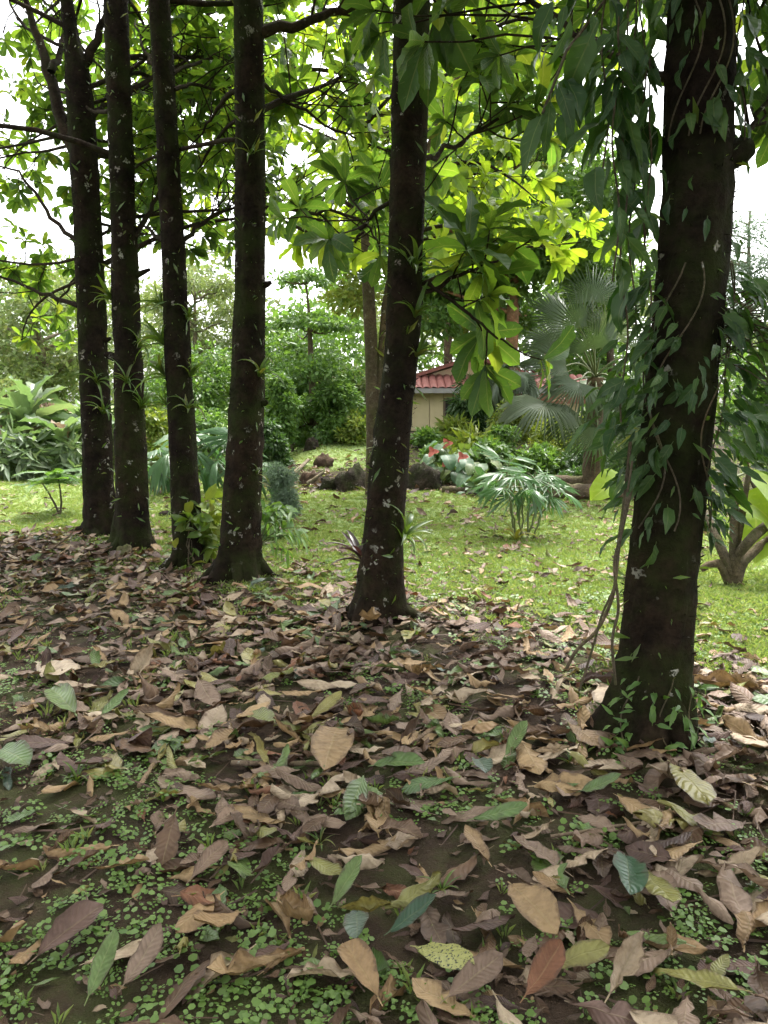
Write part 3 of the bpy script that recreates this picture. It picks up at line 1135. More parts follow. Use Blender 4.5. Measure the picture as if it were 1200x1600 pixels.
def make_back():
    # far woods that close the view
    r = np.random.default_rng(5)
    C = []
    for k in range(300):
        x = r.uniform(-34, 36)
        y = r.uniform(37, 50)
        hz = (7.4 + 1.9 * vnoise(x, 0, 5, 31) + 1.2 * vnoise(x, 0, 1.7, 32)) * (1 - .25 * np.exp(-((x + 3) / 5) ** 2))
        if x > 12:
            hz *= .8
        C.append([x, y, r.uniform(.0, 1) ** .8 * hz])
    C = np.array(C)
    g = Geo()
    M, P = clump_leaves(C, 1.7, 40000, .46, flat=.75, seed=3)
    g.scatter(DIA, M, P, (vnoise(P[:, 0], P[:, 2], 4, 33) > .52).astype(int))
    o = g.build('far_woods', [MAT['bush_green'], MAT['olive_leaf']])
    tag(o, 'far wall of mixed green woods closing the view', None, None, 'stuff')

    back_tree('spreading_tree', 'pale olive tree far behind the banana leaves', 95, 730, 27, .5, (50, 385, 680, 360), MAT['olive_leaf'], 14000, .22, MAT['bark_pale'], nclump=40, clump_r=1.0, seed=1)
    back_tree('feathery_tree', 'thin feathery pale tree rising between the third and fourth trunks', 318, 730, 24, .24, (305, 395, 650, 230), MAT['olive_leaf'], 11000, .22, MAT['bark_pale'], SLIM, nclump=42, clump_r=.5, flat=.5, seed=2, nlimb=26)
    back_tree('round_tree', 'dense green tree behind the terraced tree', 520, 720, 25, .3, (455, 500, 720, 250), MAT['bush_green'], 15000, .19, MAT['bark_mid'], nclump=40, clump_r=.8, seed=3)
    back_tree('green_tree', 'leafy green tree seen low between the third and fourth trunks', 345, 735, 21, .2, (290, 520, 700, 230), MAT['bush_green'], 9000, .15, MAT['bark_mid'], nclump=36, clump_r=.55, seed=4)
    back_tree('tall_tree', 'tall reddish-trunked leafy tree standing beside the house', 797, 700, 22, .46, (800, 90, 560, 460), MAT['bush_green'], 30000, .25, MAT['bark_red'], nclump=60, clump_r=.85, flat=.55, seed=5, top_frac=.95, nlimb=26)
    back_tree('slender_tree', 'tall light green tree behind the reddish trunk', 700, 700, 30, .4, (690, 40, 600, 420), MAT['bush_lime'], 20000, .32, MAT['bark_mid'], nclump=40, clump_r=1.1, flat=.6, seed=6)
    back_tree('grey_tree', 'pale grey thin-leaved tree behind the vine-hung trunk', 1165, 720, 38, .4, (1165, 280, 600, 180), MAT['grey_leaf'], 11000, .26, MAT['bark_pale'], SLIM, nclump=50, clump_r=.75, flat=.8, seed=7, nlimb=30)
    back_tree('spreading_tree', 'green tree at the edge of the lawn beyond the last trunk', 1230, 740, 24, .35, (1240, 505, 730, 330), MAT['bush_green'], 9000, .2, MAT['bark_mid'], nclump=30, clump_r=.9, seed=8)
    back_tree('spreading_tree', 'broad olive tree behind the fan palm', 960, 720, 30, .4, (940, 330, 720, 330), MAT['bush_green'], 13000, .3, MAT['bark_mid'], nclump=30, clump_r=1.0, seed=9)

    # terraced tree: flat layers on a straight thin trunk
    Y = 19.5
    p0 = W(495, 728, Y)
    p0[2] = float(terrain(p0[0], p0[1]))
    t = thing('terraced_tree', 'slim straight tree with flat umbrella layers of foliage', 'tree', p0)
    pl = np.array([p0 - [0, 0, .1], W(491, 680, Y), W(488, 610, Y), W(485, 540, Y), W(482, 480, Y), W(478, 440, Y)])
    g = Geo()
    tube_to(g, pl, [.13, .11, .085, .065, .035, .018], 10)
    g.build('trunk', MAT['bark_mid'], t)
    rr = np.random.default_rng(77)
    for py, cx, w, n in ((428, 478, 105, 900), (497, 486, 170, 2200), (562, 470, 200, 2200), (640, 490, 190, 3600), (672, 470, 170, 2600)):
        c = W(cx, py, Y)
        rad = w / FPX * Y / 2
        m = 24
        an, q = rr.random(m) * 6.28, np.sqrt(rr.random(m))
        C = c + np.stack([np.cos(an) * q * rad * .85, np.sin(an) * q * rad * .85, -.22 * q * q * rad + rr.normal(0, .03 if py < 500 else .16, m)], 1)
        st = np.array([np.interp(c[2] - .2 * rad, pl[:, 2], pl[:, a]) for a in range(3)])
        for e in C[:8]:
            s = np.linspace(0, 1, 5)[:, None]
            gg = Geo()
            q5 = st * (1 - s) + e * s
            q5[:, 2] -= .12 * rad * np.sin(s[:, 0] * np.pi)
            tube_to(gg, q5, np.linspace(.025, .009, 5), 5)
            gg.build('branch', MAT['bark_mid'], t)
        M, P = clump_leaves(C, .3, n, .15, flat=.35 if py < 520 else .7, seed=py)
        stuff(Geo().scatter(DIA, M, P).build('foliage_layer', MAT['bush_green'], t))


make_back()


def make_fork_tree():
    """the paler forked tree just behind the fifth trunk, same kind of leaves as the row"""
    Y = 12.5
    CUR.update(Y=Y, near=3.0)
    p0 = W(584, 742, Y)
    p0[2] = float(terrain(p0[0], p0[1]))
    t = thing('forked_tree', 'paler speckled tree forking low, just behind the fifth trunk', 'tree', p0)
    P = np.array([p0 - [0, 0, .15], W(584, 690, Y), W(582, 620, Y), W(580, 540, Y), W(577, 480, Y), W(574, 420, Y), W(570, 330, Y), W(560, 200, Y), W(550, 60, Y), W(545, -120, Y)])
    s = np.linspace(0, 9, 40)
    Pi = np.stack([np.interp(s, np.arange(10), P[:, a]) for a in range(3)], 1)
    g = Geo()
    tube_to(g, Pi, np.interp(s, np.arange(10), [.15, .12, .108, .102, .1, .088, .075, .06, .05, .03]), 16)
    g.build('trunk', MAT['bark_fork'], t)
    Q = np.array([W(586, 720, Y), W(590, 640, Y), W(596, 560, Y), W(602, 480, Y), W(612, 420, Y), W(640, 300, Y + .4), W(690, 180, Y + .8), W(740, 60, Y + 1.2), W(780, -80, Y + 1.5)])
    s = np.linspace(0, 8, 30)
    Qi = np.stack([np.interp(s, np.arange(9), Q[:, a]) for a in range(3)], 1)
    g = Geo()
    tube_to(g, Qi, np.linspace(.085, .03, 30), 12)
    g.build('trunk', MAT['bark_fork'], t)
    lv = Leaves()
    for src, k0 in ((Pi, 22), (Qi, 12)):
        nl = 13
        for k in range(nl):
            p = src[int(k0 + (len(src) - 1 - k0) * k / (nl - 1))]
            a = k * 2.4 + k0
            el = rng.uniform(-.15, .5)
            d = np.array([math.cos(a) * math.cos(el) + .35, math.sin(a) * math.cos(el), math.sin(el)])
            grow(t, lv, bend(p, d, rng.uniform(1.6, 3.2), 8, .06, .08, .0), .04, MAT['bark_twig'], 10, (.35, 1.1), .34, 8, True, .25)
    M, PP, tid, LL, mid = lv.arrays()
    leaf_objects(t, TREE_T, MAT['backlit_leaf'], M, PP, tid, LL, 300)


make_fork_tree()

# ------------------------------------------------------------------ the house
def make_house():
    Y0 = 26.0
    z0 = float(terrain(2.5, Y0)) - .1
    s = Y0 / FPX
    X = lambda px: W(px, 640, Y0)[0]
    Z = lambda py: W(700, py, Y0)[2]
    h = thing('house', 'yellow bungalow with red tiled roof behind the garden', 'house', (X(740), Y0, z0))
    wall_m = plain_mat('wall_yellow', (.7, .6, .36), .8, .2, .5, 2.0, .003, (.8, .78, .72))
    gable_m = plain_mat('gable_beige', (.62, .47, .33), .8, .2, .2, 2.0, .003, (.85, .8, .75))
    tile_m = plain_mat('roof_tile', (.3, .12, .10), .6, .3, .5, 5.0, .01, (.55, .6, .6))
    fascia_m = plain_mat('fascia', (.35, .34, .33), .7, .2, .3)
    wood_m = plain_mat('wood_brown', (.19, .10, .06), .7, .2, .4)
    soffit_m = plain_mat('soffit_pink', (.48, .34, .27), .8, .2, .3)
    dark_m = plain_mat('window_dark', (.025, .022, .022), .2, .5, .1)
    frame_m = plain_mat('window_frame', (.16, .11, .08), .5, .3, .2)
    eave = Z(611)
    xl, xr = X(600), X(905)
    # front wall in panels, leaving the window openings
    wins = [(X(693), X(716), Z(668), Z(622)), (X(744), X(790), Z(678), Z(622))]
    cuts = [xl, X(634), X(671), X(693), X(716), X(744), X(790), X(830), X(868), xr]
    for a, b in zip(cuts[:-1], cuts[1:]):
        w = [q for q in wins if abs(q[0] - a) < .01]
        spans = [(z0, eave)] if not w else [(z0, w[0][2]), (w[0][3], eave)]
        for (c, d) in spans:
            box(Geo(), (a + .008, Y0, c), (b - .008, Y0 + .14, d)).build('wall_panel', wall_m, h, False)
    box(Geo(), (xl + .01, Y0 + .03, z0), (xl + .15, Y0 + 7, eave)).build('wall_panel', wall_m, h, False)
    box(Geo(), (xr - .15, Y0 + .15, z0), (xr - .01, Y0 + 7, eave)).build('wall_panel', wall_m, h, False)
    box(Geo(), (xl + .16, Y0 + 6.9, z0), (xr - .16, Y0 + 7.03, eave)).build('wall_panel', wall_m, h, False)
    for (a, b, c, d) in wins:
        g = Geo()
        f = .06
        box(g, (a, Y0 - .02, c), (a + f, Y0 + .1, d)); box(g, (b - f, Y0 - .02, c), (b, Y0 + .1, d))
        box(g, (a + f, Y0 - .02, c), (b - f, Y0 + .1, c + f)); box(g, (a + f, Y0 - .02, d - f), (b - f, Y0 + .1, d))
        w = g.build('window', frame_m, h, False)
        box(Geo(), (a + f, Y0 + .05, c + f), (b - f, Y0 + .07, d - f)).build('pane', dark_m, w, False)
    # skirt roof of barrel tiles along the front
    eo = .75
    rise = .42
    zf = eave - .02
    box(Geo(), (xl - .5, Y0 - eo, zf - .06), (xr + .4, Y0 - eo + .05, zf + .1)).build('fascia', fascia_m, h, False)
    g = Geo()
    g.add([[xl - .5, Y0 - eo + .05, zf], [xr + .4, Y0 - eo + .05, zf], [xr + .4, Y0 + .5, zf + rise], [xl - .5, Y0 + .5, zf + rise]], [[0, 1, 2, 3]])
    deck = g.build('roof_deck', wood_m, h, False)
    # one barrel tile, shared
    sl = math.hypot(eo + .45, rise)
    ang = np.linspace(0, np.pi, 7)
    tl = sl / 3 * 1.12
    V = np.concatenate([np.stack([np.cos(ang) * .125, np.full(7, y), np.sin(ang) * .09], 1) for y in (0, tl)])
    F = [[i, i + 1, i + 8, i + 7] for i in range(6)]
    tm = Geo().add(V, F).mesh('roof_tile', tile_m)
    hl = np.array(h.location)
    pitch = math.atan2(rise, eo + .45)
    nx = int((xr + .4 - xl + .5) / .25)
    for i in range(nx):
        for j in range(3):
            o = link('roof_tile', tm, deck)
            o.location = (xl - .5 + .125 + i * .25 - hl[0], Y0 - eo + .0 + j * sl / 3 * math.cos(pitch) - hl[1], zf + .05 + j * sl / 3 * math.sin(pitch) + .012 - hl[2] + j * .006)
            o.rotation_euler = (pitch, 0, 0)
    # gable above
    ga, gb, gz = X(640), X(845), Z(562)
    gm = (ga + gb) / 2
    gy = Y0 + .55
    zb = zf + rise - .05
    g = Geo()
    V = [[ga, gy, zb], [gb, gy, zb], [gm, gy, gz]]
    V += [[a, b + .14, c] for a, b, c in V]
    g.add(V, [[0, 1, 2], [5, 4, 3]])
    g.add(V, [[0, 3, 4, 1], [1, 4, 5, 2], [2, 5, 3, 0]])
    g.build('gable', gable_m, h, False)
    for sgn in (-1, 1):
        e = ga if sgn < 0 else gb
        e2 = e + sgn * .4
        k = (gz - zb) / (gm - ga)
        z_e = zb - .4 * k
        th = .12
        V = [[gm, gy - .35, gz + .05], [e2, gy - .35, z_e + .05], [e2, gy + 6.5, z_e + .05], [gm, gy + 6.5, gz + .05]]
        V = V + [[a, b, c + th] for a, b, c in V]
        slope = Geo().add(V, [[0, 1, 2, 3], [7, 6, 5, 4], [0, 4, 5, 1], [1, 5, 6, 2], [2, 6, 7, 3], [3, 7, 4, 0]])
        slope = slope.build('roof', tile_m, h, False)
        nrow = 9
        for j in range(nrow):      # verge tiles along the rake
            f = (j + .5) / nrow
            o = link('verge_tile', tm, slope)
            o.location = (gm + (e2 - gm) * f - hl[0], gy - .42 - hl[1], gz + .05 + th + (z_e - gz) * f - hl[2])
            o.rotation_euler = (0, math.atan2(gz - z_e, abs(e2 - gm)) * sgn, 0)
    # wing on the other side, its pale eave showing past the forked tree
    wl, wr = X(556), X(640)
    zl, zr = Z(610), Z(570)
    V = [[wl, Y0 + .8, zl], [wr, Y0 + .8, zr], [wr, Y0 + 6.2, zr], [wl, Y0 + 6.2, zl]]
    V = V + [[a, b, c + .22] for a, b, c in V]
    Geo().add(V, [[3, 2, 1, 0], [4, 5, 6, 7], [0, 1, 5, 4], [1, 2, 6, 5], [2, 3, 7, 6], [3, 0, 4, 7]]).build('wing_roof', soffit_m, h, False)
    box(Geo(), (X(572), Y0 + 1.6, z0), (xl - .01, Y0 + 5.8, Z(606))).build('wing_wall', wood_m, h, False)
    # porch beam on the other end
    for px in (775, 822):
        box(Geo(), (X(px), Y0 - eo + .08, z0), (X(px) + .12, Y0 - eo + .2, zf - .07)).build('porch_post', wood_m, h, False)
    box(Geo(), (X(765), Y0 - eo + .06, zf - .4), (xr + .3, Y0 - eo + .14, zf - .07)).build('porch_beam', wood_m, h, False)


make_house()

# ------------------------------------------------------------------ garden plants
def strap_plant(name, label, p, axis, n, L, mat, cat='plant', group=None, tset=STRAP_T, spread=(.3, 1.1), maxn=300):
    t = thing(name, label, cat, p, group)
    axis = nrm(axis)
    lv = Leaves()
    u = nrm(np.cross(axis, [.31, .9, .12]))
    w = np.cross(axis, u)
    for k in range(n):
        a = k * 2.4 + rng.random() * .4
        op = rng.uniform(*spread)
        d = axis * math.cos(op) + (u * math.cos(a) + w * math.sin(a)) * math.sin(op)
        lv.add(np.asarray(p) + d * .01, d, nrm(axis * 1.0 + np.array([0, 0, .6])), L * rng.uniform(.6, 1.15), rng.integers(len(tset)))
    M, P, tid, LL, mid = lv.arrays()
    leaf_objects(t, tset, mat, M, P, tid, LL, maxn)
    return t


def palm(name, label, base, stem_h, nleaf, L, tpls, mat, pet=.5, cat='palm', el=(-.5, 1.2), rad=.1, stem_mat=None, dirs=None, nstem=1, stem_spread=.12):
    t = thing(name, label, cat, base)
    lv = Leaves()
    g0 = np.asarray(base, float)
    per = max(1, nleaf // nstem)
    tops = []
    for s in range(nstem):
        off = np.array([rng.normal(0, stem_spread), rng.normal(0, stem_spread), 0]) if nstem > 1 else np.zeros(3)
        b = g0 + off * .5 - np.array([0, 0, .05])
        hh = stem_h * (rng.uniform(.6, 1.0) if nstem > 1 else 1.0)
        top = g0 + off * 1.6 + np.array([0, 0, hh])
        k = np.linspace(0, 1, 10)[:, None]
        g = Geo()
        pl = b * (1 - k) + top * k
        pl[1:-1] += rng.normal(0, .01, (8, 3))
        tube_to(g, pl, np.linspace(rad, rad * .75, 10), 12, wob=lambda i, a: 1 + .08 * np.cos(3 * a + i * 1.9))
        g.build('trunk' if nstem == 1 else 'stem', stem_mat or MAT['bark_mid'], t)
        tops.append(top)
    n = 0
    for s in range(nstem):
        for j in range(per):
            if dirs is not None:
                d = nrm(dirs[n % len(dirs)])
            else:
                a = n * 2.4 + rng.random()
                e = rng.uniform(*el)
                d = np.array([math.cos(a) * math.cos(e), math.sin(a) * math.cos(e), math.sin(e)])
            n += 1
            pl = bend(tops[s] - np.array([0, 0, rng.random() * .12 * stem_h]), d, L * pet * rng.uniform(.8, 1.2), 6, .25, .02)
            g = Geo()
            tube_to(g, pl, np.linspace(.016, .008, 7) * max(L, .4), 5)
            g.build('leaf_stalk', MAT['stem_green'], t)
            dd = nrm(pl[-1] - pl[-2])
            lv.add(pl[-1], nrm(dd + np.array([0, 0, -.2])), nrm(np.array([0, 0, 1.]) + rng.normal(0, .25, 3)), L * rng.uniform(.85, 1.1), rng.integers(len(tpls)))
    M, P, tid, LL, mid = lv.arrays()
    leaf_objects(t, tpls, mat, M, P, tid, LL, 300)
    return t


def banana(label, px, py, Y, hpx, n, seed, mat='banana_leaf', fan=None):
    r = np.random.default_rng(seed)
    p0 = W(px, py, Y)
    p0[2] = float(terrain(p0[0], p0[1]))
    t = thing('banana_plant', label, 'banana plant', p0, 'banana plants beyond the lawn')
    h = hpx / FPX * Y
    sh = h * .42
    g = Geo()
    k = np.linspace(0, 1, 8)[:, None]
    top = p0 + np.array([r.normal(0, .1), r.normal(0, .1), sh])
    tube_to(g, (p0 - [0, 0, .05]) * (1 - k) + top * k, np.linspace(.07, .04, 8) * max(.6, h / 2.2), 10)
    g.build('stem', MAT['stem_green'], t)
    lv = Leaves()
    for j in range(n):
        a = j * 2.4 + r.random()
        e = r.uniform(-.2, 1.3)
        d = np.array([math.cos(a) * math.cos(e), math.sin(a) * math.cos(e), math.sin(e)])
        lv.add(top - np.array([0, 0, r.random() * sh * .3]), d, nrm(np.array([0, 0, 1.]) - d * .4 + r.normal(0, .2, 3)), h * r.uniform(.25, .46), r.integers(3), 1 if r.random() < .12 else 0)
    M, P, tid, LL, mid = lv.arrays()
    leaf_objects(t, BANANA_T, None, M, P, tid, LL, 300, mats=[MAT[mat], MAT['dry_leaf']], mid=mid)
    return t


FAN_BIG = [fan_tpl(30, 1.75, .14 + .16 * i, i, .42, .9) for i in range(3)]
FAN_SMALL = [fan_tpl(11, 1.5, .2 + .2 * i, 10 + i, .22, .62) for i in range(3)]
FAN_CLUMP = [fan_tpl(9, 1.35, .05 + .16 * i, 15 + i, .3, .5) for i in range(3)]
FEATHER = [frond_tpl(16, .03, .3, .6 + .5 * i, i) for i in range(3)]
SEED_T = [frond_tpl(16, .045, .26, .25 + .25 * i, 30 + i, .3) for i in range(3)]


def make_garden():
    # --- left: banana thicket past the lawn
    for lab, px, py, Y, hp, n, sd in (
            ('banana plant with one upright blade, behind the feathery seedling', 42, 752, 16.0, 235, 20, 1),
            ('banana plant at the very edge of the picture, leaves arching over the lawn', -15, 752, 16.5, 215, 20, 2),
            ('low banana plant with round glossy leaves beside the leftmost trunk', 98, 750, 15.6, 165, 18, 3),
            ('banana plant hidden partly behind the leftmost trunk', 135, 746, 16.8, 210, 18, 4),
            ('short banana plant at the front of the thicket', 20, 758, 15.2, 130, 15, 5),
            ('banana plant showing between the first and second trunks', 172, 748, 16.0, 180, 16, 6)):
        banana(lab, px, py, Y, hp, n, sd)
    bush('dead_frond_heap', 'heap of dry brown fronds within the banana thicket', 88, 640, 752, 110, MAT['dry_leaf'], 900, .3, SLIM, 61, 'plant', 17.4)
    bush('undergrowth_bush', 'dark low undergrowth at the foot of the banana plants', 70, 668, 752, 210, MAT['bush_green'], 3600, .2, DIA, 62, 'shrub', 16.9)
    bush('undergrowth_bush', 'cool green long-leaved clump in front of the banana stems', 30, 672, 760, 150, MAT['banana_leaf'], 420, .42, SLIM, 161, 'shrub', 15.0)
    bush('undergrowth_bush', 'long-leaved clump left of the leftmost trunk', 112, 690, 756, 80, MAT['banana_leaf'], 240, .36, SLIM, 162, 'shrub', 15.0)
    bush('undergrowth_bush', 'green shrub behind the banana thicket', 15, 600, 745, 170, MAT['olive_leaf'], 4200, .17, DIA, 63, 'shrub', 20)
    # feathery seedling on the lawn
    p = G(93, 803)
    t = thing('feathery_seedling', 'small feathery-leaved seedling standing alone on the lawn', 'seedling', p)
    s = p[1] / FPX
    a1 = W(90, 770, p[1]); a2 = W(80, 742, p[1] + .05)
    for q in ((p - [0, 0, .04], W(96, 785, p[1]), W(94, 765, p[1]), W(90, 740, p[1])), (p, W(86, 788, p[1]), W(76, 770, p[1]), W(66, 755, p[1] - .1))):
        g = Geo()
        tube_to(g, np.array(q), [.018, .014, .011, .007], 7)
        g.build('stem', MAT['stem_grey'], t)
    lv = Leaves()
    for src, m in ((W(90, 740, p[1]), 13), (W(92, 752, p[1]), 7), (W(66, 755, p[1] - .1), 6)):
        for k in range(m):
            a = k * 2.4
            e = rng.uniform(-.15, .45)
            d = np.array([math.cos(a) * math.cos(e), math.sin(a) * math.cos(e), math.sin(e)])
            lv.add(src, d, (0, 0, 1), rng.uniform(.35, .55), rng.integers(3))
    M, P, tid, LL, mid = lv.arrays()
    leaf_objects(t, SEED_T, MAT['seedling'], M, P, tid, LL, 300)

    # --- between the left trunks
    palm('fan_leaf_plant', 'bright fan-leaved plant between the third and fourth trunks', G(318, 772), .9, 16, .62, FAN_SMALL, MAT['small_palm'], .6, 'plant', (.0, 1.3), .03, MAT['stem_green'], None, 4, .25)
    palm('fan_leaf_plant', 'fan-leaved plant between the second and third trunks', G(248, 768), .8, 14, .55, FAN_SMALL, MAT['small_palm'], .6, 'plant', (.0, 1.3), .03, MAT['stem_green'], None, 4, .25)
    bush('leafy_shrub', 'lime green shrub behind the fan-leaved plants', 240, 640, 760, 120, MAT['bush_lime'], 2200, .14, DIA, 64, 'shrub', 15.5)
    bush('leafy_shrub', 'green thicket filling the gap behind the fourth trunk', 330, 640, 765, 150, MAT['bush_green'], 3600, .13, DIA, 65, 'shrub', 16.5)
    bush('leafy_shrub', 'young broad-leaved shrub at the foot of the third trunk', 325, 775, 880, 70, MAT['bush_lime'], 130, .17, MID_T[0], 66, 'shrub', None, None, 12, .5)
    bush('leafy_shrub', 'low dark-leaved sapling hugging the third trunk base', 302, 800, 890, 46, MAT['strap_leaf'], 60, .15, MID_T[1], 67, 'shrub', None, None, 9, .5)
    bush('conifer_shrub', 'small grey-green needle-leaved bush right of the fourth trunk', 440, 715, 812, 66, MAT['grey_leaf'], 4200, .085, SLIM, 68, 'shrub', None, None, 22, .4)
    bush('ground_plant', 'low leafy plant below the grey-green bush', 432, 790, 842, 70, MAT['bush_green'], 110, .16, MID_T[2], 69, 'plant', None, None, 9, .5)
    # bamboo-like arching plant at the fourth trunk
    b = W(402, 855, ROW[3]['Y'] + .1)
    t = thing('arching_cane', 'thin arching canes with drooping narrow leaves beside the fourth trunk', 'plant', b)
    lv = Leaves()
    for (ex, ey) in ((455, 800), (470, 840), (468, 825), (450, 860), (440, 790)):
        e = W(ex, ey, ROW[3]['Y'] + rng.uniform(-.2, .3))
        k = np.linspace(0, 1, 8)[:, None]
        pl = b * (1 - k) + e * k
        pl[:, 2] += .06 * np.sin(k[:, 0] * np.pi)
        g = Geo()
        tube_to(g, pl, np.linspace(.006, .0025, 8), 5)
        g.build('stem', MAT['stem_green'], t)
        for m in range(3, 8):
            for sg in (-1, 1):
                d = nrm((pl[m] - pl[m - 1]) * 6 + np.array([0, sg * .3, -.35]) + rng.normal(0, .15, 3))
                lv.add(pl[m], d, (0, 0, 1), rng.uniform(.1, .18), rng.integers(2))
    M, P, tid, LL, mid = lv.arrays()
    leaf_objects(t, [leaf_tpl(.09, .4, .8, 5, 2, .6, .15, 0, 1, 0, .05, 91), leaf_tpl(.08, .4, .8, 5, 2, 1.1, .15, 0, 1, 0, .05, 92)], MAT['bush_green'], M, P, tid, LL, 300)

    # --- the bank: shrubs under the terraced tree
    for lab, px, py, Y, top, w, mt, n, L, sd in (
            ('green shrub in front of the terraced tree trunk', 525, 700, 18.5, 600, 110, 'bush_green', 4200, .13, 70),
            ('rounded shrub left of the terraced tree trunk', 440, 735, 17.5, 590, 90, 'bush_green', 3800, .12, 71),
            ('dark shrub low behind the grey-green bush', 425, 760, 16.0, 660, 70, 'bush_dark', 2600, .12, 72),
            ('yellowish shrub beside the forked trunk', 552, 705, 18.0, 640, 60, 'bush_lime', 1500, .12, 73),
            ('pale shrub on the bank under the house eave', 545, 690, 21.0, 580, 110, 'olive_leaf', 3800, .14, 74)):
        bush('leafy_shrub', lab, px, top, py, w, MAT[mt], n, L, DIA, sd, 'shrub', Y)
    # --- beds in front of the house
    for lab, px, py, Y, top, w, mt, n, L, tp, sd in (
            ('bright green bush right of the fifth trunk, below the yellow wall', 665, 735, 17.5, 672, 60, 'bush_green', 1600, .14, DIA, 80),
            ('lime arching-leaved bush below the yellow wall', 708, 720, 19.0, 660, 66, 'bush_lime', 1000, .3, SLIM, 81),
            ('dark glossy bush hiding the house window', 732, 715, 20.0, 590, 80, 'bush_dark', 1500, .3, SLIM, 82),
            ('fine-leaved lime bush right of the house window', 800, 725, 18.0, 622, 86, 'bush_lime', 3800, .10, DIA, 83),
            ('rounded green bush between the window and fan palm', 785, 735, 16.5, 665, 74, 'bush_green', 3000, .10, DIA, 84),
            ('yellow-green shrub under the fan palm leaves', 880, 745, 15.8, 652, 130, 'bush_lime', 4200, .10, DIA, 85),
            ('dark shrub under the hanging fan leaf', 930, 760, 14.8, 690, 120, 'bush_dark', 3000, .11, DIA, 86),
            ('leafy shrub left of the fan palm foot', 850, 760, 15.0, 700, 70, 'bush_green', 1800, .12, DIA, 87),
            ('low green plant at the foot of the bank beside the boulder', 715, 772, 14.6, 728, 60, 'bush_green', 700, .14, DIA, 88),
            ('mid green bush filling the bed behind the heart-leaved plants', 755, 755, 15.5, 690, 90, 'bush_green', 2600, .13, DIA, 180),
            ('lush bush between the red flowers and the boulder', 680, 765, 15.3, 700, 70, 'bush_green', 1800, .14, DIA, 181),
            ('long-leaved clump behind the red flowers', 735, 745, 16.2, 680, 80, 'bush_lime', 700, .34, SLIM, 182),
            ('broad dark green bush behind the clumping palm', 835, 770, 14.6, 705, 90, 'bush_green', 2400, .13, DIA, 183),
            ('dark leafy tall bush screening the porch', 770, 715, 20.5, 588, 70, 'bush_dark', 1900, .26, SLIM, 184),
            ('low bush over the long mossy log', 905, 785, 13.6, 735, 120, 'bush_dark', 2600, .12, DIA, 185),
            ('yellow-green bush at the back of the bed', 830, 715, 19.5, 640, 90, 'bush_lime', 2400, .15, DIA, 186),
            ('shrub filling the space behind the vine-hung trunk', 1010, 770, 13.5, 600, 150, 'bush_dark', 4200, .13, DIA, 89),
            ('green shrub beyond the vine-hung trunk at the picture edge', 1185, 790, 13.5, 560, 130, 'bush_green', 3400, .14, DIA, 90)):
        bush('garden_shrub', lab, px, top, py, w, MAT[mt], n, L, tp, sd, 'shrub', Y, None, 16)
    # anthuriums with red flowers
    for lab, px, py, Y, hp, fl, sd in (
            ('heart-leaved plant with a raised coral red flower behind the boulder', 700, 775, 14.4, 75, [(698, 693)], 1),
            ('heart-leaved plant with a pinkish red flower among the big leaves', 722, 785, 14.0, 80, [(722, 714)], 2),
            ('heart-leaved plant with silvery leaves over the garden edge', 745, 790, 13.6, 62, [], 3),
            ('heart-leaved plant with faded pink flower near the boulder', 690, 785, 14.0, 60, [(697, 722), (676, 706)], 4)):
        p = W(px, py, Y)
        p[2] = float(terrain(p[0], p[1]))
        t = thing('heart_leaf_plant', lab, 'flowering plant', p, 'heart-leaved plants in the garden bed')
        lv = Leaves()
        r = np.random.default_rng(sd)
        h = hp / FPX * Y
        for k in range(12):
            a = k * 2.4 + sd
            e = p + np.array([math.cos(a) * .38 * h * r.uniform(.4, 1.2), math.sin(a) * .38 * h * r.uniform(.4, 1.2), h * r.uniform(.25, .85)])
            kk = np.linspace(0, 1, 5)[:, None]
            g = Geo()
            tube_to(g, p * (1 - kk) + e * kk, np.linspace(.009, .005, 5), 5)
            g.build('leaf_stalk', MAT['stem_green'], t)
            lv.add(e, np.array([math.cos(a), math.sin(a), -.6]), nrm(np.array([math.cos(a) * .5, math.sin(a) * .5 - .3, 1.])), r.uniform(.26, .4), r.integers(3))
        M, P, tid, LL, mid = lv.arrays()
        leaf_objects(t, HEART_T, MAT['anthurium'], M, P, tid, LL, 300)
        for (fx, fy) in fl:
            e = W(fx, fy, Y - .2)
            kk = np.linspace(0, 1, 5)[:, None]
            g = Geo()
            tube_to(g, p * (1 - kk) + e * kk, np.linspace(.008, .005, 5), 5)
            fst = g.build('flower_stalk', MAT['stem_green'], t)
            for q in range(3):
                a = q * 2.1
                g = Geo()
                M1 = frames(np.array([math.cos(a), -.4, math.sin(a) * .8 + .1]), np.array([0, -1., .4]), .125)
                g.scatter(HEART_T[0], M1, e[None])
                g.build('petal', MAT['flower_red'], fst)
    # the big fan palm
    b = W(925, 775, 12.6)
    b[2] = float(terrain(b[0], b[1]))
    t = thing('fan_palm', 'large fan palm with broad pleated grey-green leaves', 'palm', b)
    crown = W(930, 590, 12.6)
    k = np.linspace(0, 1, 12)[:, None]
    g = Geo()
    tube_to(g, (b - [0, 0, .1]) * (1 - k) + crown * k, np.linspace(.17, .13, 12), 14, wob=lambda i_, a_: 1 + .1 * np.cos(3 * a_ + i_ * 1.9))
    g.build('trunk', MAT['bark_mid'], t)
    lv = Leaves()
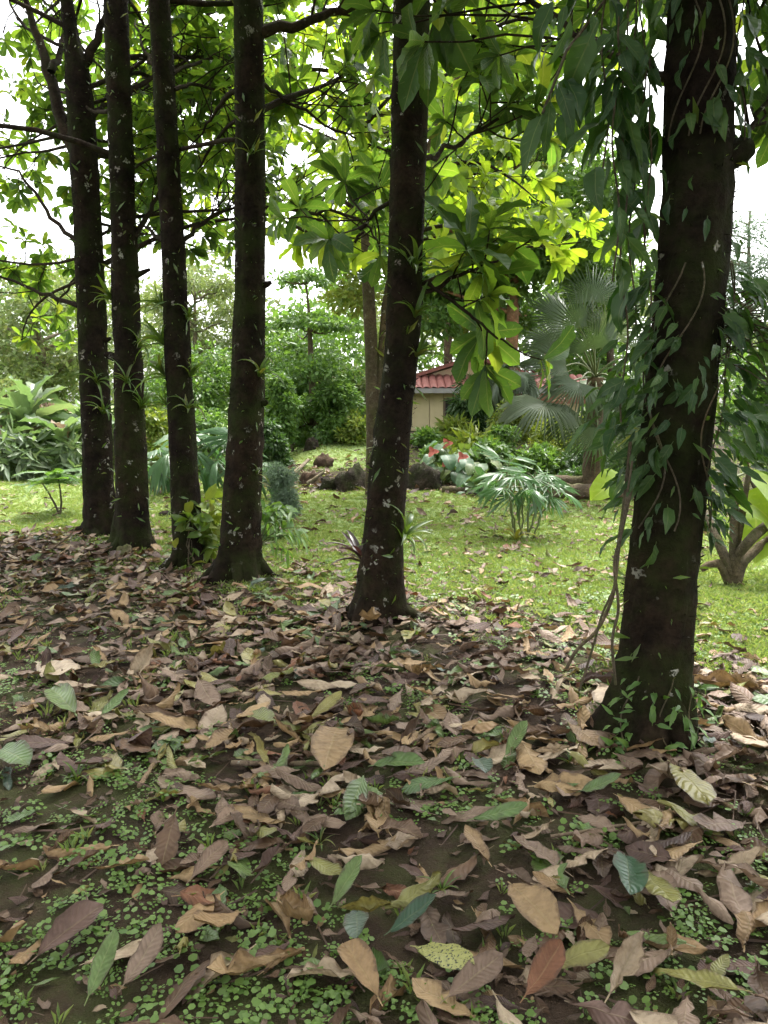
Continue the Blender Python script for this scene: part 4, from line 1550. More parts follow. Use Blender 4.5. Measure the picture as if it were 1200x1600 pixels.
    for (hx, hy, dY, d, up, L, tt) in (
            (852, 628, -.9, (-.35, -.5, -.3), (0, -.4, 1), .78, 1), (905, 512, -.5, (-.3, -.2, 1), (0, -1, .2), .62, 0), (950, 522, -.5, (.3, -.3, .9), (.1, -1, .3), .66, 0),
            (878, 500, -.1, (-.9, -.2, .5), (.2, -1, .5), .62, 0), (934, 668, -.8, (.12, -.2, -1), (0, -1, .15), .72, 1), (884, 572, -.6, (-.9, -.2, .05), (0, -.9, .5), .66, 0),
            (965, 605, -.8, (.4, -.6, -.4), (0, -.7, .7), .66, 2), (905, 598, -.9, (-.4, -.6, -.5), (0, -.8, .6), .62, 2), (990, 560, -.3, (.8, -.3, .3), (0, -.9, .5), .7, 1),
            (925, 470, .2, (0, .2, 1), (0, -1, .2), .66, 0), (870, 540, .5, (-.8, .4, .4), (0, -1, .6), .66, 0), (960, 480, .4, (.4, .3, .9), (0, -1, .3), .66, 0),
            (900, 650, -.4, (-.5, -.3, -.8), (-.2, -.8, .3), .6, 2), (975, 660, -.5, (.4, -.3, -.8), (.2, -.9, .3), .62, 2), (925, 545, -.9, (-.1, -.5, .6), (0, -.9, .5), .55, 1),
            (1000, 630, .5, (.9, .4, -.1), (0, -.3, 1), .7, 1), (940, 600, .9, (.2, .9, .2), (0, 0, 1), .7, 1)):
        e = W(hx, hy, 12.6 + dY)
        q = np.linspace(0, 1, 7)[:, None]
        pl = crown * (1 - q) + e * q
        pl[:, 2] += .12 * np.sin(q[:, 0] * np.pi)
        g = Geo()
        tube_to(g, pl, np.linspace(.018, .01, 7), 6)
        g.build('leaf_stalk', MAT['stem_green'], t)
        lv.add(e, np.array(d), nrm(np.array(up) + rng.normal(0, .1, 3)), L, tt)
    M, P, tid, LL, mid = lv.arrays()
    leaf_objects(t, FAN_BIG, MAT['palm_leaf'], M, P, tid, LL, 300)
    # dead hanging frond of the palm
    b2 = W(862, 560, 13.0)
    g = Geo()
    t = thing('dead_frond', 'dry brown folded frond hanging in the fan palm', 'dead frond', b2)
    k = np.linspace(0, 1, 8)[:, None]
    st, en = W(845, 540, 13.0), W(876, 596, 12.9)
    pl = st * (1 - k) + en * k
    pl[:, 2] += .2 * np.sin(k[:, 0] * np.pi) * .5
    tube_to(g, pl, np.linspace(.02, .05, 8), 6)
    g.build('frond_stalk', MAT['dry_leaf'], t)
    lv = Leaves()
    for j in range(22):
        q = pl[rng.integers(2, 8)]
        lv.add(q, nrm(np.array([rng.normal(0, .25), rng.normal(0, .25), -1.])), nrm(rng.normal(0, 1, 3)), rng.uniform(.3, .6), rng.integers(4))
    M, P, tid, LL, mid = lv.arrays()
    leaf_objects(t, STRAP_T, MAT['dry_leaf'], M, P, tid, LL, 300)
    b = W(800, 640, 19.0)
    b[2] = float(terrain(b[0], b[1]))
    palm('fan_palm', 'smaller fan palm standing against the house porch', b, 1.75, 9, .7, FAN_BIG, MAT['palm_leaf'], .5, 'palm', (-.3, 1.0), .13, MAT['bark_mid'])
    # small clumping palm on the lawn
    palm('clumping_palm', 'small clumping palm on the lawn in front of the log edging', G(812, 843), .9, 28, .36, FAN_CLUMP, MAT['small_palm'], .5, 'palm', (.0, 1.2), .012, MAT['stem_green'], None, 7, .1)
    # yellowing drooping leaves of its lower tier
    p = G(806, 846)
    strap_plant('drooping_plant', 'yellowing drooping leaves around the clumping palm foot', p, (0, 0, 1), 9, .36, MAT['yellow_strap'], 'plant', None, STRAP_T, (.2, 1.0))
    bush('ground_plant', 'low broad-leaved plant left of the clumping palm', 755, 742, 800, 74, MAT['anthurium'], 90, .24, MID_T[2], 95, 'plant', 12.6, None, 9, .5)
    # cordyline-like dark plant behind the fifth trunk
    p = W(556, 880, ROW[4]['Y'] + .35)
    p[2] = float(terrain(p[0], p[1]))
    t = strap_plant('purple_leaf_plant', 'dark purple strap-leaved plant beside the fifth trunk', p + np.array([.06, 0, .3]), (-.45, 0, 1), 12, .34, MAT['purple_leaf'], 'plant', None, STRAP_T[:3], (.2, .9))
    g = Geo()
    tube_to(g, np.array([p - [0, 0, .05], p + [.03, 0, .15], p + [.06, 0, .31]]), [.018, .015, .012], 7)
    g.build('stem', MAT['stem_grey'], t)
    # plant with the thick splayed stems on the edge of the picture
    b = G(1146, 912)
    t = thing('splayed_stem_plant', 'plant with thick bare splayed stems and huge bright lime leaves', 'plant', b)
    Y = b[1]
    tips = []
    for pl, r0 in (([(1144, 915), (1142, 895), (1128, 860), (1112, 820), (1098, 790)], 9), ([(1146, 912), (1150, 870), (1175, 840), (1205, 815), (1240, 790)], 10),
                   ([(1146, 915), (1146, 850), (1148, 800), (1150, 745)], 8), ([(1147, 912), (1152, 850), (1160, 800), (1170, 740)], 7),
                   ([(1146, 900), (1160, 880), (1195, 845), (1230, 830)], 9), ([(1142, 895), (1125, 880), (1108, 882), (1095, 890)], 8)):
        q = np.array([W(a, c, Y + .25 * (i_ / 4) * rng.normal(0, 1)) for i_, (a, c) in enumerate(pl)])
        q[0] = b - np.array([0, 0, .06])
        m = len(q)
        tt = np.linspace(0, m - 1, 12)
        q = np.stack([np.interp(tt, np.arange(m), q[:, a]) for a in range(3)], 1)
        g = Geo()
        tube_to(g, q, np.linspace(r0, r0 * .6, 12) * Y / FPX, 9, wob=lambda i, a: 1 + .08 * np.cos(2 * a + i))
        g.build('stem', MAT['stem_grey'], t)
        tips.append(q[-1])
    for (px, py, dY, L, dx) in ((1150, 775, .1, .55, .5), (1175, 735, .2, .6, .3), (1205, 780, .15, .6, .6), (1180, 800, .3, .5, -.1), (1228, 740, .3, .6, .5), (978, 745, .4, .4, -.8)):
        e = W(px, py, Y + dY)
        g = Geo()
        g.scatter(HEART_T[int(rng.integers(3))], frames(np.array([dx, -.3, -.35]), np.array([.1, -.55, .8]), L), e[None])
        g.build('leaf', MAT['lime_big'], t)
        s = min(tips, key=lambda q: np.linalg.norm(q - e))
        k = np.linspace(0, 1, 6)[:, None]
        g = Geo()
        tube_to(g, s * (1 - k) + e * k, np.linspace(.012, .006, 6), 6)
        g.build('leaf_stalk', MAT['stem_green'], t)
    bush('garden_shrub', 'dark-stemmed shrub behind the splayed stems', 1100, 810, 868, 60, MAT['bush_dark'], 500, .1, DIA, 96, 'shrub', 9.0)


make_garden()

# ------------------------------------------------------------------ boulders, logs, edging
def boulder(label, px, py, wpx, hpx, Y, mat, seed, group='boulders along the foot of the bank'):
    p = W(px, py, Y)
    p[2] = float(terrain(p[0], p[1]))
    rx, rz = wpx / FPX * Y / 2, hpx / FPX * Y
    th = np.linspace(-.35, np.pi / 2, 12)
    ph = np.linspace(0, 2 * np.pi, 22, endpoint=False)
    V = []
    for a in th:
        for b in ph:
            n = np.array([math.cos(a) * math.cos(b), math.cos(a) * math.sin(b), math.sin(a)])
            q = 1 + .38 * mnoise.noise(Vector(n * 1.3) + Vector((seed * 3.1, 0, 0))) + .22 * mnoise.noise(Vector(n * 3.7) + Vector((seed, 5, 0))) + .09 * mnoise.noise(Vector(n * 9) + Vector((seed, 9, 0)))
            V.append(n * q * np.array([rx, rx * .85, rz]))
    V = np.array(V) + p
    i, j = np.meshgrid(np.arange(11), np.arange(22), indexing='ij')
    k = (j + 1) % 22
    F = np.stack([i * 22 + j, i * 22 + k, (i + 1) * 22 + k, (i + 1) * 22 + j], -1).reshape(-1, 4)
    o = Geo().add(V, F, None).mesh('boulder', mat, True, p)
    ob = link('boulder', o)
    ob.location = p
    tag(ob, label, 'boulder', group)


boulder('large dark boulder left of the fifth trunk', 552, 792, 56, 36, 13.4, MAT['rock'], 1)
boulder('dark hollowed boulder right of the fifth trunk', 664, 790, 58, 38, 13.5, MAT['rock'], 2)
boulder('low dark boulder beside the leaf-strewn patch', 516, 790, 38, 20, 13.6, MAT['rock'], 3)
boulder('reddish brown clod of a boulder on the bank edge', 486, 776, 36, 18, 14.4, MAT['rock_brown'], 4)
boulder('small brown rock higher on the bank', 505, 752, 30, 18, 16.0, MAT['rock_brown'], 5)
boulder('small grey rock near the terraced tree foot', 487, 732, 24, 16, 17.6, MAT['rock'], 6)
boulder('round pale stone at the foot of the second trunk', 195, 866, 24, 16, float(G(195, 866)[1]) - .02, MAT['log'], 7, 'loose stones')
boulder('flat dark stone on the lawn between the second and third trunks', 257, 806, 18, 8, float(G(257, 806)[1]), MAT['rock'], 8, 'loose stones')


def log(name, label, a, b, r, mat, cat='log', group=None, wobble=.02, sides=12, n=16, ends=True):
    k = np.linspace(0, 1, n)[:, None]
    a, b = np.asarray(a, float), np.asarray(b, float)
    P = a * (1 - k) + b * k
    P[1:-1] += rng.normal(0, wobble, (n - 2, 3)) * r * 3
    g = Geo()
    off = P.mean(0)
    w = np.random.default_rng(int(abs(a[0]) * 1000))
    fz = w.normal(0, .07, n)
    tube_to(g, P, r * (1 + fz) * np.linspace(1, .85, n), sides, wob=lambda i, an: 1 + .06 * np.cos(3 * an + i * .7) + .04 * np.cos(7 * an - i))
    rev = Geo()
    tube_to(g, P[[1, 0]], [r, r * .9], sides)
    o = link(name, g.mesh(name, mat, True, off))
    o.location = off
    tag(o, label, cat, group)
    return o


def gpt(px, py, Y, dz):
    p = W(px, py, Y)
    p[2] = float(terrain(p[0], p[1])) + dz
    return p


log('edging_log', 'long mossy log edging the bed behind the clumping palm', gpt(850, 800, 12.3, .11), gpt(1010, 802, 12.1, .12), .13, MAT['log'])
log('edging_log', 'thin log lying along the bed left of the clumping palm', gpt(690, 795, 13.0, .05), gpt(800, 793, 12.9, .06), .06, MAT['log'])
log('edging_log', 'upper log stacked behind the long mossy edging log', gpt(845, 790, 12.75, .22), gpt(1000, 790, 12.6, .24), .1, MAT['log'])
log('fence_rail', 'short pale pole lying on the bank beside the grey-green bush', gpt(460, 752, 15.0, .06), gpt(482, 738, 16.0, .1), .04, MAT['bark_pale'], 'pole')
log('fence_rail', 'pale pole leaning by the low boulder', gpt(480, 775, 13.6, .1), gpt(506, 768, 13.7, .28), .035, MAT['bark_pale'], 'pole')
for px_, top_ in ((457, 662), (430, 655)):
    pp = gpt(px_, 735, 18.8, -.05)
    log('garden_stake', 'pale upright stake among the shrubs, %s' % ('nearer the terraced tree' if px_ == 457 else 'nearer the fourth trunk'), pp, W(px_, top_, 18.8), .05, MAT['bark_pale'], 'stake', 'upright stakes in the shrubs')

# ------------------------------------------------------------------ epiphytes on the trunks
def trunk_at(i, py):
    T = ROW[i]
    z = W(600, py, T['Y'])[2]
    return np.array([np.interp(z, T['P'][:, 2], T['P'][:, 0]), np.interp(z, T['P'][:, 2], T['P'][:, 1]), z]), float(np.interp(z, T['P'][:, 2], T['r']))


def epiphyte(i, py, side, n, L, lab, mat='strap_leaf', front=.5, spread=(.25, 1.0)):
    c, r = trunk_at(i, py)
    o = nrm(np.array([side, -front, 0]))
    p = c + o * r * .97
    strap_plant('bromeliad', lab, p, o * .8 + np.array([0, 0, .8]), n, L, MAT[mat], 'bromeliad', 'bromeliads growing on the trunks', STRAP_T, spread)


epiphyte(4, 840, 1, 13, .26, 'bright green bromeliad low on the right of the fifth trunk', 'strap_leaf', .5)
epiphyte(0, 600, .5, 10, .26, 'upper bromeliad on the leftmost trunk', front=1)
epiphyte(0, 648, .8, 13, .30, 'lower bromeliad on the leftmost trunk', front=.8)
epiphyte(1, 600, .2, 10, .28, 'upright bromeliad on the front of the second trunk', front=1)
epiphyte(1, 640, 1, 13, .30, 'bromeliad on the right of the second trunk below the upright one')
epiphyte(1, 545, 1, 14, .24, 'spiky bromeliad higher on the right of the second trunk')
epiphyte(1, 470, -1, 12, .28, 'grassy bromeliad high on the left of the second trunk', front=.2)
epiphyte(2, 480, -1, 12, .26, 'topmost grassy tuft on the left of the third trunk', front=.2)
epiphyte(2, 540, -1, 14, .30, 'middle grassy tuft on the left of the third trunk', front=.2)
epiphyte(2, 590, -1, 10, .30, 'arching dark tuft on the left of the third trunk', front=.4)
epiphyte(2, 635, -1, 8, .24, 'lowest tuft on the left of the third trunk', front=.2)
epiphyte(2, 500, 1, 12, .24, 'upper tuft on the right of the third trunk', front=.4)
epiphyte(2, 590, 1, 12, .26, 'middle tuft on the right of the third trunk', front=.4)
epiphyte(2, 640, .8, 10, .22, 'lower tuft on the right of the third trunk', front=.8)
epiphyte(3, 590, .8, 12, .24, 'bromeliad on the right of the fourth trunk', front=.7)
epiphyte(3, 620, -1, 7, .16, 'small tuft on the left of the fourth trunk', front=.3)
epiphyte(4, 425, .5, 12, .26, 'bromeliad high on the front of the fifth trunk', front=1)
epiphyte(4, 500, .6, 12, .24, 'strappy bromeliad on the fifth trunk below the leafy branch', front=.8)
epiphyte(4, 560, .9, 14, .24, 'lowest strappy bromeliad above the house roof line', front=.6)
epiphyte(3, 740, 1, 6, .14, 'tiny tuft on the right of the fourth trunk', front=.8)
epiphyte(3, 250, .2, 8, .2, 'thin tuft high on the front of the fourth trunk', front=1)

# knots and stubs on the trunks belong to their trees
for (i, py, side, L, r) in ((1, 565, -1, .09, .045), (1, 438, 1, .16, .03), (3, 455, 1, .07, .03), (3, 640, 1, .06, .03), (0, 540, 1, .08, .03), (5, 262, 1, .07, .06)):
    c, rr_ = trunk_at(i, py)
    o = nrm(np.array([side, -.25, .35]))
    g = Geo()
    tube_to(g, np.array([c + o * rr_ * .6, c + o * (rr_ + L * .5), c + o * (rr_ + L)]), [r, r * .85, r * .5], 9)
    g.build('stub', MAT['bark'], TREES[i])

# ------------------------------------------------------------------ vines on the thick trunk
def vine_stem(t, P, r=.004):
    g = Geo()
    tube_to(g, P, r, 5)
    g.build('stem', MAT['stem_grey'], t)


def make_vines():
    T = ROW[5]
    Y = T['Y']
    tr = lambda py: trunk_at(5, py)
    # hanging strands left of the trunk
    strands = [(975, 40, 660, 3.05), (988, 20, 520, 3.15), (962, 60, 440, 3.0), (1004, 0, 420, 3.2), (945, -20, 270, 3.05), (1012, 200, 560, 3.1)]
    names = ['longest of the hanging vine strands left of the thick trunk', 'hanging vine strand just behind the longest one', 'hanging vine strand on the outer side of the cluster',
             'short hanging vine strand close to the thick trunk', 'high outermost hanging vine strand above the fan palm', 'leafy strand hanging against the thick trunk']
    for (px, y0, y1, d), lab in zip(strands, names):
        n = int((y1 - y0) / 24)
        ys = np.linspace(y0, y1, n)
        P = np.array([W(px + 6 * math.sin(k * .7 + px), y, d + .03 * math.sin(k)) for k, y in enumerate(ys)])
        t = thing('hanging_vine', lab, 'vine', P[-1], 'vine strands hanging from the thick tree')
        vine_stem(t, np.vstack([P[0] + [0.05, .2, .5], P]), .004)
        lv = Leaves()
        for k in range(n):
            if rng.random() < .12:
                continue
            for q in range(1 if ys[k] > 240 else 2):
                a = rng.uniform(0, 6.28)
                o = np.array([math.cos(a), math.sin(a) * .8, 0])
                d_ = nrm(o * rng.uniform(.3, 1.1) + np.array([0, 0, -.7 - .5 * rng.random()]))
                lv.add(P[k] + o * .02 + rng.normal(0, .015, 3), d_, nrm(o + np.array([0, 0, .9]) + rng.normal(0, .7, 3)), rng.uniform(.09, .2), rng.integers(5))
        M, PP, tid, LL, mid = lv.arrays()
        leaf_objects(t, VINE_T, MAT['vine_leaf'], M, PP, tid, LL, 300)
    # climber over the trunk
    b = tr(905)[0]
    t = thing('climbing_vine', 'dense dark climbing vine wrapped around the middle of the thick trunk', 'vine', b)
    lv = Leaves()
    for s in range(4):
        a0 = rng.uniform(-3.2, .2)
        P = []
        for k, py in enumerate(np.linspace(820, 420, 26)):
            c, r = tr(py)
            a = a0 + .5 * math.sin(k * .3 + s)
            P.append(c + np.array([math.cos(a), math.sin(a), 0]) * (r + .03))
        vine_stem(t, np.array(P), .0035)
    zt, zb = tr(400)[0][2], tr(900)[0][2]
    for k in range(500):
        f = rng.random()
        py = 430 + 420 * rng.beta(1.5, 2.3 if rng.random() < .6 else 1.4)
        c, r = tr(py)
        right = rng.random() < .64
        a = rng.normal(-.4, .55) if right else rng.normal(-2.75, .5)
        ext = rng.random() ** 1.4 * (.36 if right else .2) * math.exp(-((py - 600) / 170) ** 2)
        o = np.array([math.cos(a), math.sin(a), 0])
        p = c + o * (r + .02 + ext)
        d_ = nrm(o * rng.uniform(.2, .9) + np.array([.25 if right else -.25, 0, -.75]) + rng.normal(0, .25, 3))
        lv.add(p, d_, nrm(o + np.array([0, -.2, .8]) + rng.normal(0, .7, 3)), min(.19, rng.lognormal(-2.48, .38)), rng.integers(5))
    M, PP, tid, LL, mid = lv.arrays()
    leaf_objects(t, VINE_T, MAT['vine_leaf'], M, PP, tid, LL, 300, rest='foliage')
    # thin tangle of stems on the right of it
    t2 = thing('vine_tangle', 'tangle of thin bare vine stems right of the thick trunk', 'vine', tr(760)[0] + np.array([.3, 0, 0]))
    for k in range(26):
        c, r = tr(rng.uniform(470, 560))
        st = c + np.array([r * rng.uniform(.6, 1), -r * .4, 0])
        P = bend(st, np.array([rng.uniform(.3, 1), rng.uniform(-.5, .2), rng.uniform(-.3, .5)]), rng.uniform(.5, 1.0), 12, .45, .12)
        vine_stem(t2, P, .0028)
    # upper mass of leaves
    b = tr(120)[0]
    t = thing('climbing_vine', 'dark leafy vine mass high on the thick trunk, at the top of the picture', 'vine', b)
    lv = Leaves()
    for s in range(5):
        a0 = rng.uniform(-3.5, .6)
        P = [tr(py)[0] + np.array([math.cos(a0 + .4 * math.sin(py * .02)), math.sin(a0 + .4 * math.sin(py * .02)), 0]) * (tr(py)[1] + .03) for py in np.linspace(230, -150, 24)]
        vine_stem(t, np.array(P), .0035)
    for k in range(300):
        py = rng.uniform(-180, 210) if rng.random() < .95 else rng.uniform(150, 400)
        c, r = tr(max(py, -100))
        c = c + np.array([0, 0, max(0, (-100 - py)) / FPX * Y])
        q = rng.random()
        if q < .42:
            a, ext = rng.normal(-2.9, .5), rng.random() * .5
        elif q < .86:
            a, ext = rng.normal(-.3, .5), rng.random() ** 1.1 * .5
        else:
            a, ext = rng.uniform(-2.4, -.6), rng.random() * .08
        if py > 190:
            ext = .01
        o = np.array([math.cos(a), math.sin(a), 0])
        p = c + o * (r + .02 + ext)
        d_ = nrm(o * rng.uniform(.2, .7) + np.array([0, 0, -.9]) + rng.normal(0, .22, 3))
        lv.add(p, d_, nrm(o + np.array([0, -.1, .8]) + rng.normal(0, .7, 3)), min(.2, rng.lognormal(-2.3, .4)), rng.integers(5))
    M, PP, tid, LL, mid = lv.arrays()
    leaf_objects(t, VINE_T, MAT['vine_leaf'], M, PP, tid, LL, 300, rest='foliage')
    # a few big dark leaves hanging in front of the bright foliage
    for (px, py, d, L, lab) in ((848, 178, 2.9, .2, 'big dark ovate leaves hanging against bright foliage'), (668, 60, 4.6, .36, 'big dark leaves drooping over the fifth trunk top')):
        p = W(px, py, d)
        t = thing('leafy_shoot', lab, 'leafy shoot', p)
        vine_stem(t, np.array([p, p + [.1, .1, .25], p + [.35, .3, .6], p + [.5, .5, 1.4]]), .006)
        lv = Leaves()
        for k in range(7):
            a = k * .9 - 2.6
            lv.add(p + np.array([.05 * k * .5, rng.normal(0, .03), .04 * k]), nrm(np.array([math.cos(a) * .45, rng.normal(0, .2), -1.])), nrm(np.array([rng.normal(0, .4), -1., .4])), L * rng.uniform(.8, 1.15), rng.integers(5))
        M, PP, tid, LL, mid = lv.arrays()
        leaf_objects(t, VINE_T if px > 800 else TREE_T, MAT['vine_leaf'] if px > 800 else MAT['shaded_leaf'], M, PP, tid, LL, 300)
    # aerial roots on the left of the foot
    for k, (pl, lab) in enumerate((([(985, 690), (975, 790), (966, 850), (960, 930), (935, 985), (900, 1015), (885, 1045)], 'longest looping vine stem left of the thick trunk foot'),
                                   ([(992, 740), (972, 830), (958, 880), (968, 950), (955, 1000), (962, 1070)], 'vine stem hanging close against the thick trunk foot'),
                                   ([(988, 720), (968, 850), (962, 915), (940, 960), (930, 1000), (905, 1080)], 'thin vine stem trailing from the thick trunk into the litter'))):
        P = np.array([W(a, c, Y - .12 - .06 * k) for a, c in pl])
        m = len(P)
        tt = np.linspace(0, m - 1, 40)
        P = np.stack([np.interp(tt, np.arange(m), P[:, a]) for a in range(3)], 1)
        ker = np.ones(5) / 5
        for a in range(3):
            P[2:-2, a] = np.convolve(P[:, a], ker, 'valid')
        P[:, 2] = np.maximum(P[:, 2], terrain(P[:, 0], P[:, 1]) + .01)
        g = Geo()
        off = P[-1]
        tube_to(g, P, .007 - .0012 * k, 6)
        o = link('liana', g.mesh('liana', MAT['stem_grey'], True, off))
        o.location = off
        tag(o, lab, 'vine', 'vine stems at the thick trunk foot')
    # small creeper at the foot
    b = G(1040, 1148)
    t = thing('creeper', 'small green creeper leaves climbing the foot of the thick trunk', 'creeper', b)
    lv = Leaves()
    for k in range(70):
        py = rng.uniform(1045, 1150)
        c, r = tr(py)
        a = rng.uniform(-2.7, -.4)
        fl = 1 + .4 * math.exp(-max(c[2] - b[2], 0) / .16)
        o = np.array([math.cos(a), math.sin(a), 0])
        p = c + o * (r * fl + .03)
        lv.add(p, nrm(o * .6 + rng.normal(0, .5, 3) + np.array([0, 0, -.3])), nrm(o + np.array([0, 0, .8])), rng.uniform(.035, .085), rng.integers(5))
    M, PP, tid, LL, mid = lv.arrays()
    leaf_objects(t, VINE_T, MAT['bush_green'], M, PP, tid, LL, 300)
    for a0 in (-2.4, -1.6, -.9):
        P = []
        for py in np.linspace(1150, 1040, 10):
            c, r = tr(py)
            a = a0 + .15 * math.sin(py * .05)
            P.append(c + np.array([math.cos(a), math.sin(a), 0]) * (r * (1 + .4 * math.exp(-max(c[2] - b[2], 0) / .16)) + .012))
        vine_stem(t, np.array(P), .003)


make_vines()

# ------------------------------------------------------------------ leaf litter
FT = []
fr = np.random.default_rng(99)
for k in range(64):
    flat = k < 34
    FT.append(leaf_tpl(fr.uniform(.14, .24), fr.uniform(.46, .67), fr.uniform(.5, .85), 9, 4,
                       fr.uniform(-.35, .35) if flat else fr.choice([-1, 1]) * fr.uniform(.3, 1.2),
                       fr.uniform(-.05, .15), fr.uniform(.01, .025) if flat else fr.uniform(.015, .045), fr.uniform(1.5, 4.5),
                       fr.uniform(-.6, .6) if flat else fr.choice([-1, 1]) * fr.uniform(.5, 2.2), fr.uniform(.04, .16), 300 + k, .07 if flat else .12, fr.uniform(-.5, .5), 0,
                       fr.uniform(.04, .1) if flat else fr.uniform(.08, .2), int(fr.integers(0, 3))))
LOWT = [leaf_tpl(.2, .57, .6, 4, 2, d, .05, .05, 2, c, 0, 400 + i, .12, tw, 0, .12) for i, (d, c, tw) in enumerate(((.3, .4, .3), (-.6, -.8, -.4), (.9, 1.2, .5), (.1, -1.4, 0), (-1.1, .5, .8), (.5, -.5, -.6)))]
CLASSES = ['greybrown', 'brown', 'purplebrown', 'tan', 'pale', 'green', 'yellowgreen', 'rust', 'teal']
CPROB = np.array([.26, .19, .115, .17, .11, .07, .065, .015, .005])
SHAPE_WORD = lambda k: 'flat' if k < 34 else 'curled'


def zone_word(px, py):
    if py > 1480:
        row = 'at the bottom edge of the picture'
    elif py > 1330:
        row = 'in the nearest litter'
    elif py > 1200:
        row = 'level with the thick trunk foot' if px > 700 else 'in the middle of the litter'
    elif py > 1080:
        row = 'behind the nearest litter'
    else:
        row = 'near the row of trunks'
    if px < 240:
        col = 'on the far left'
    elif px < 480:
        col = 'left of the middle'
    elif px < 720:
        col = 'in the middle'
    elif px < 960:
        col = 'right of the middle'
    else:
        col = 'on the far right'
    return row, col


SHORT = {
    'large golden tan leaf lying on top of the nearest litter': 'large golden tan leaf', 'yellow-green leaf covered in black specks': 'black-specked leaf',
    'glossy dark green leaf standing in the brown litter': 'glossy dark green leaf', 'fresh mid green leaf near the yellow curled one': 'fresh mid green leaf',
    'pale lime leaf below the golden tan leaf': 'pale lime leaf', 'cupped lime and yellow leaf on bare soil': 'cupped lime leaf', 'pale green cupped leaf at the left edge': 'pale green cupped leaf',
    'long pale grey leaf lying on its edge': 'long pale grey leaf', 'bright green leaf above the brown curled leaf': 'bright green leaf', 'long yellow-tan leaf over the clover': 'long yellow-tan leaf',
    'large ribbed grey-brown leaf on the clover': 'large ribbed grey-brown leaf', 'large tan ribbed leaf arching at the bottom middle': 'arching tan leaf',
    'blue-green leaf between two tan leaves': 'whole blue-green leaf', 'torn dark green leaf left of the speckled leaf': 'torn dark green leaf', 'light green leaf at the bottom left over clover': 'light green leaf over clover',
    'pair-like broad green leaf in the right litter': 'broad green leaf', 'olive-yellow leaf with pale midrib below the thick trunk': 'olive-yellow leaf', 'long flat green leaf in the middle litter': 'long flat green leaf',
    'pale grey leaf leaning on the foot of the thick trunk': 'leaning pale grey leaf', 'pale beige leaf with rolled edge in the middle': 'rolled beige leaf', 'rust brown leaf at the bottom edge': 'rust brown leaf',
    'small smooth green leaf in the right litter': 'small smooth green leaf', 'broad pale leaf at the right edge': 'broad pale edge leaf', 'pale brown torn leaf at the bottom right': 'pale brown torn leaf'}


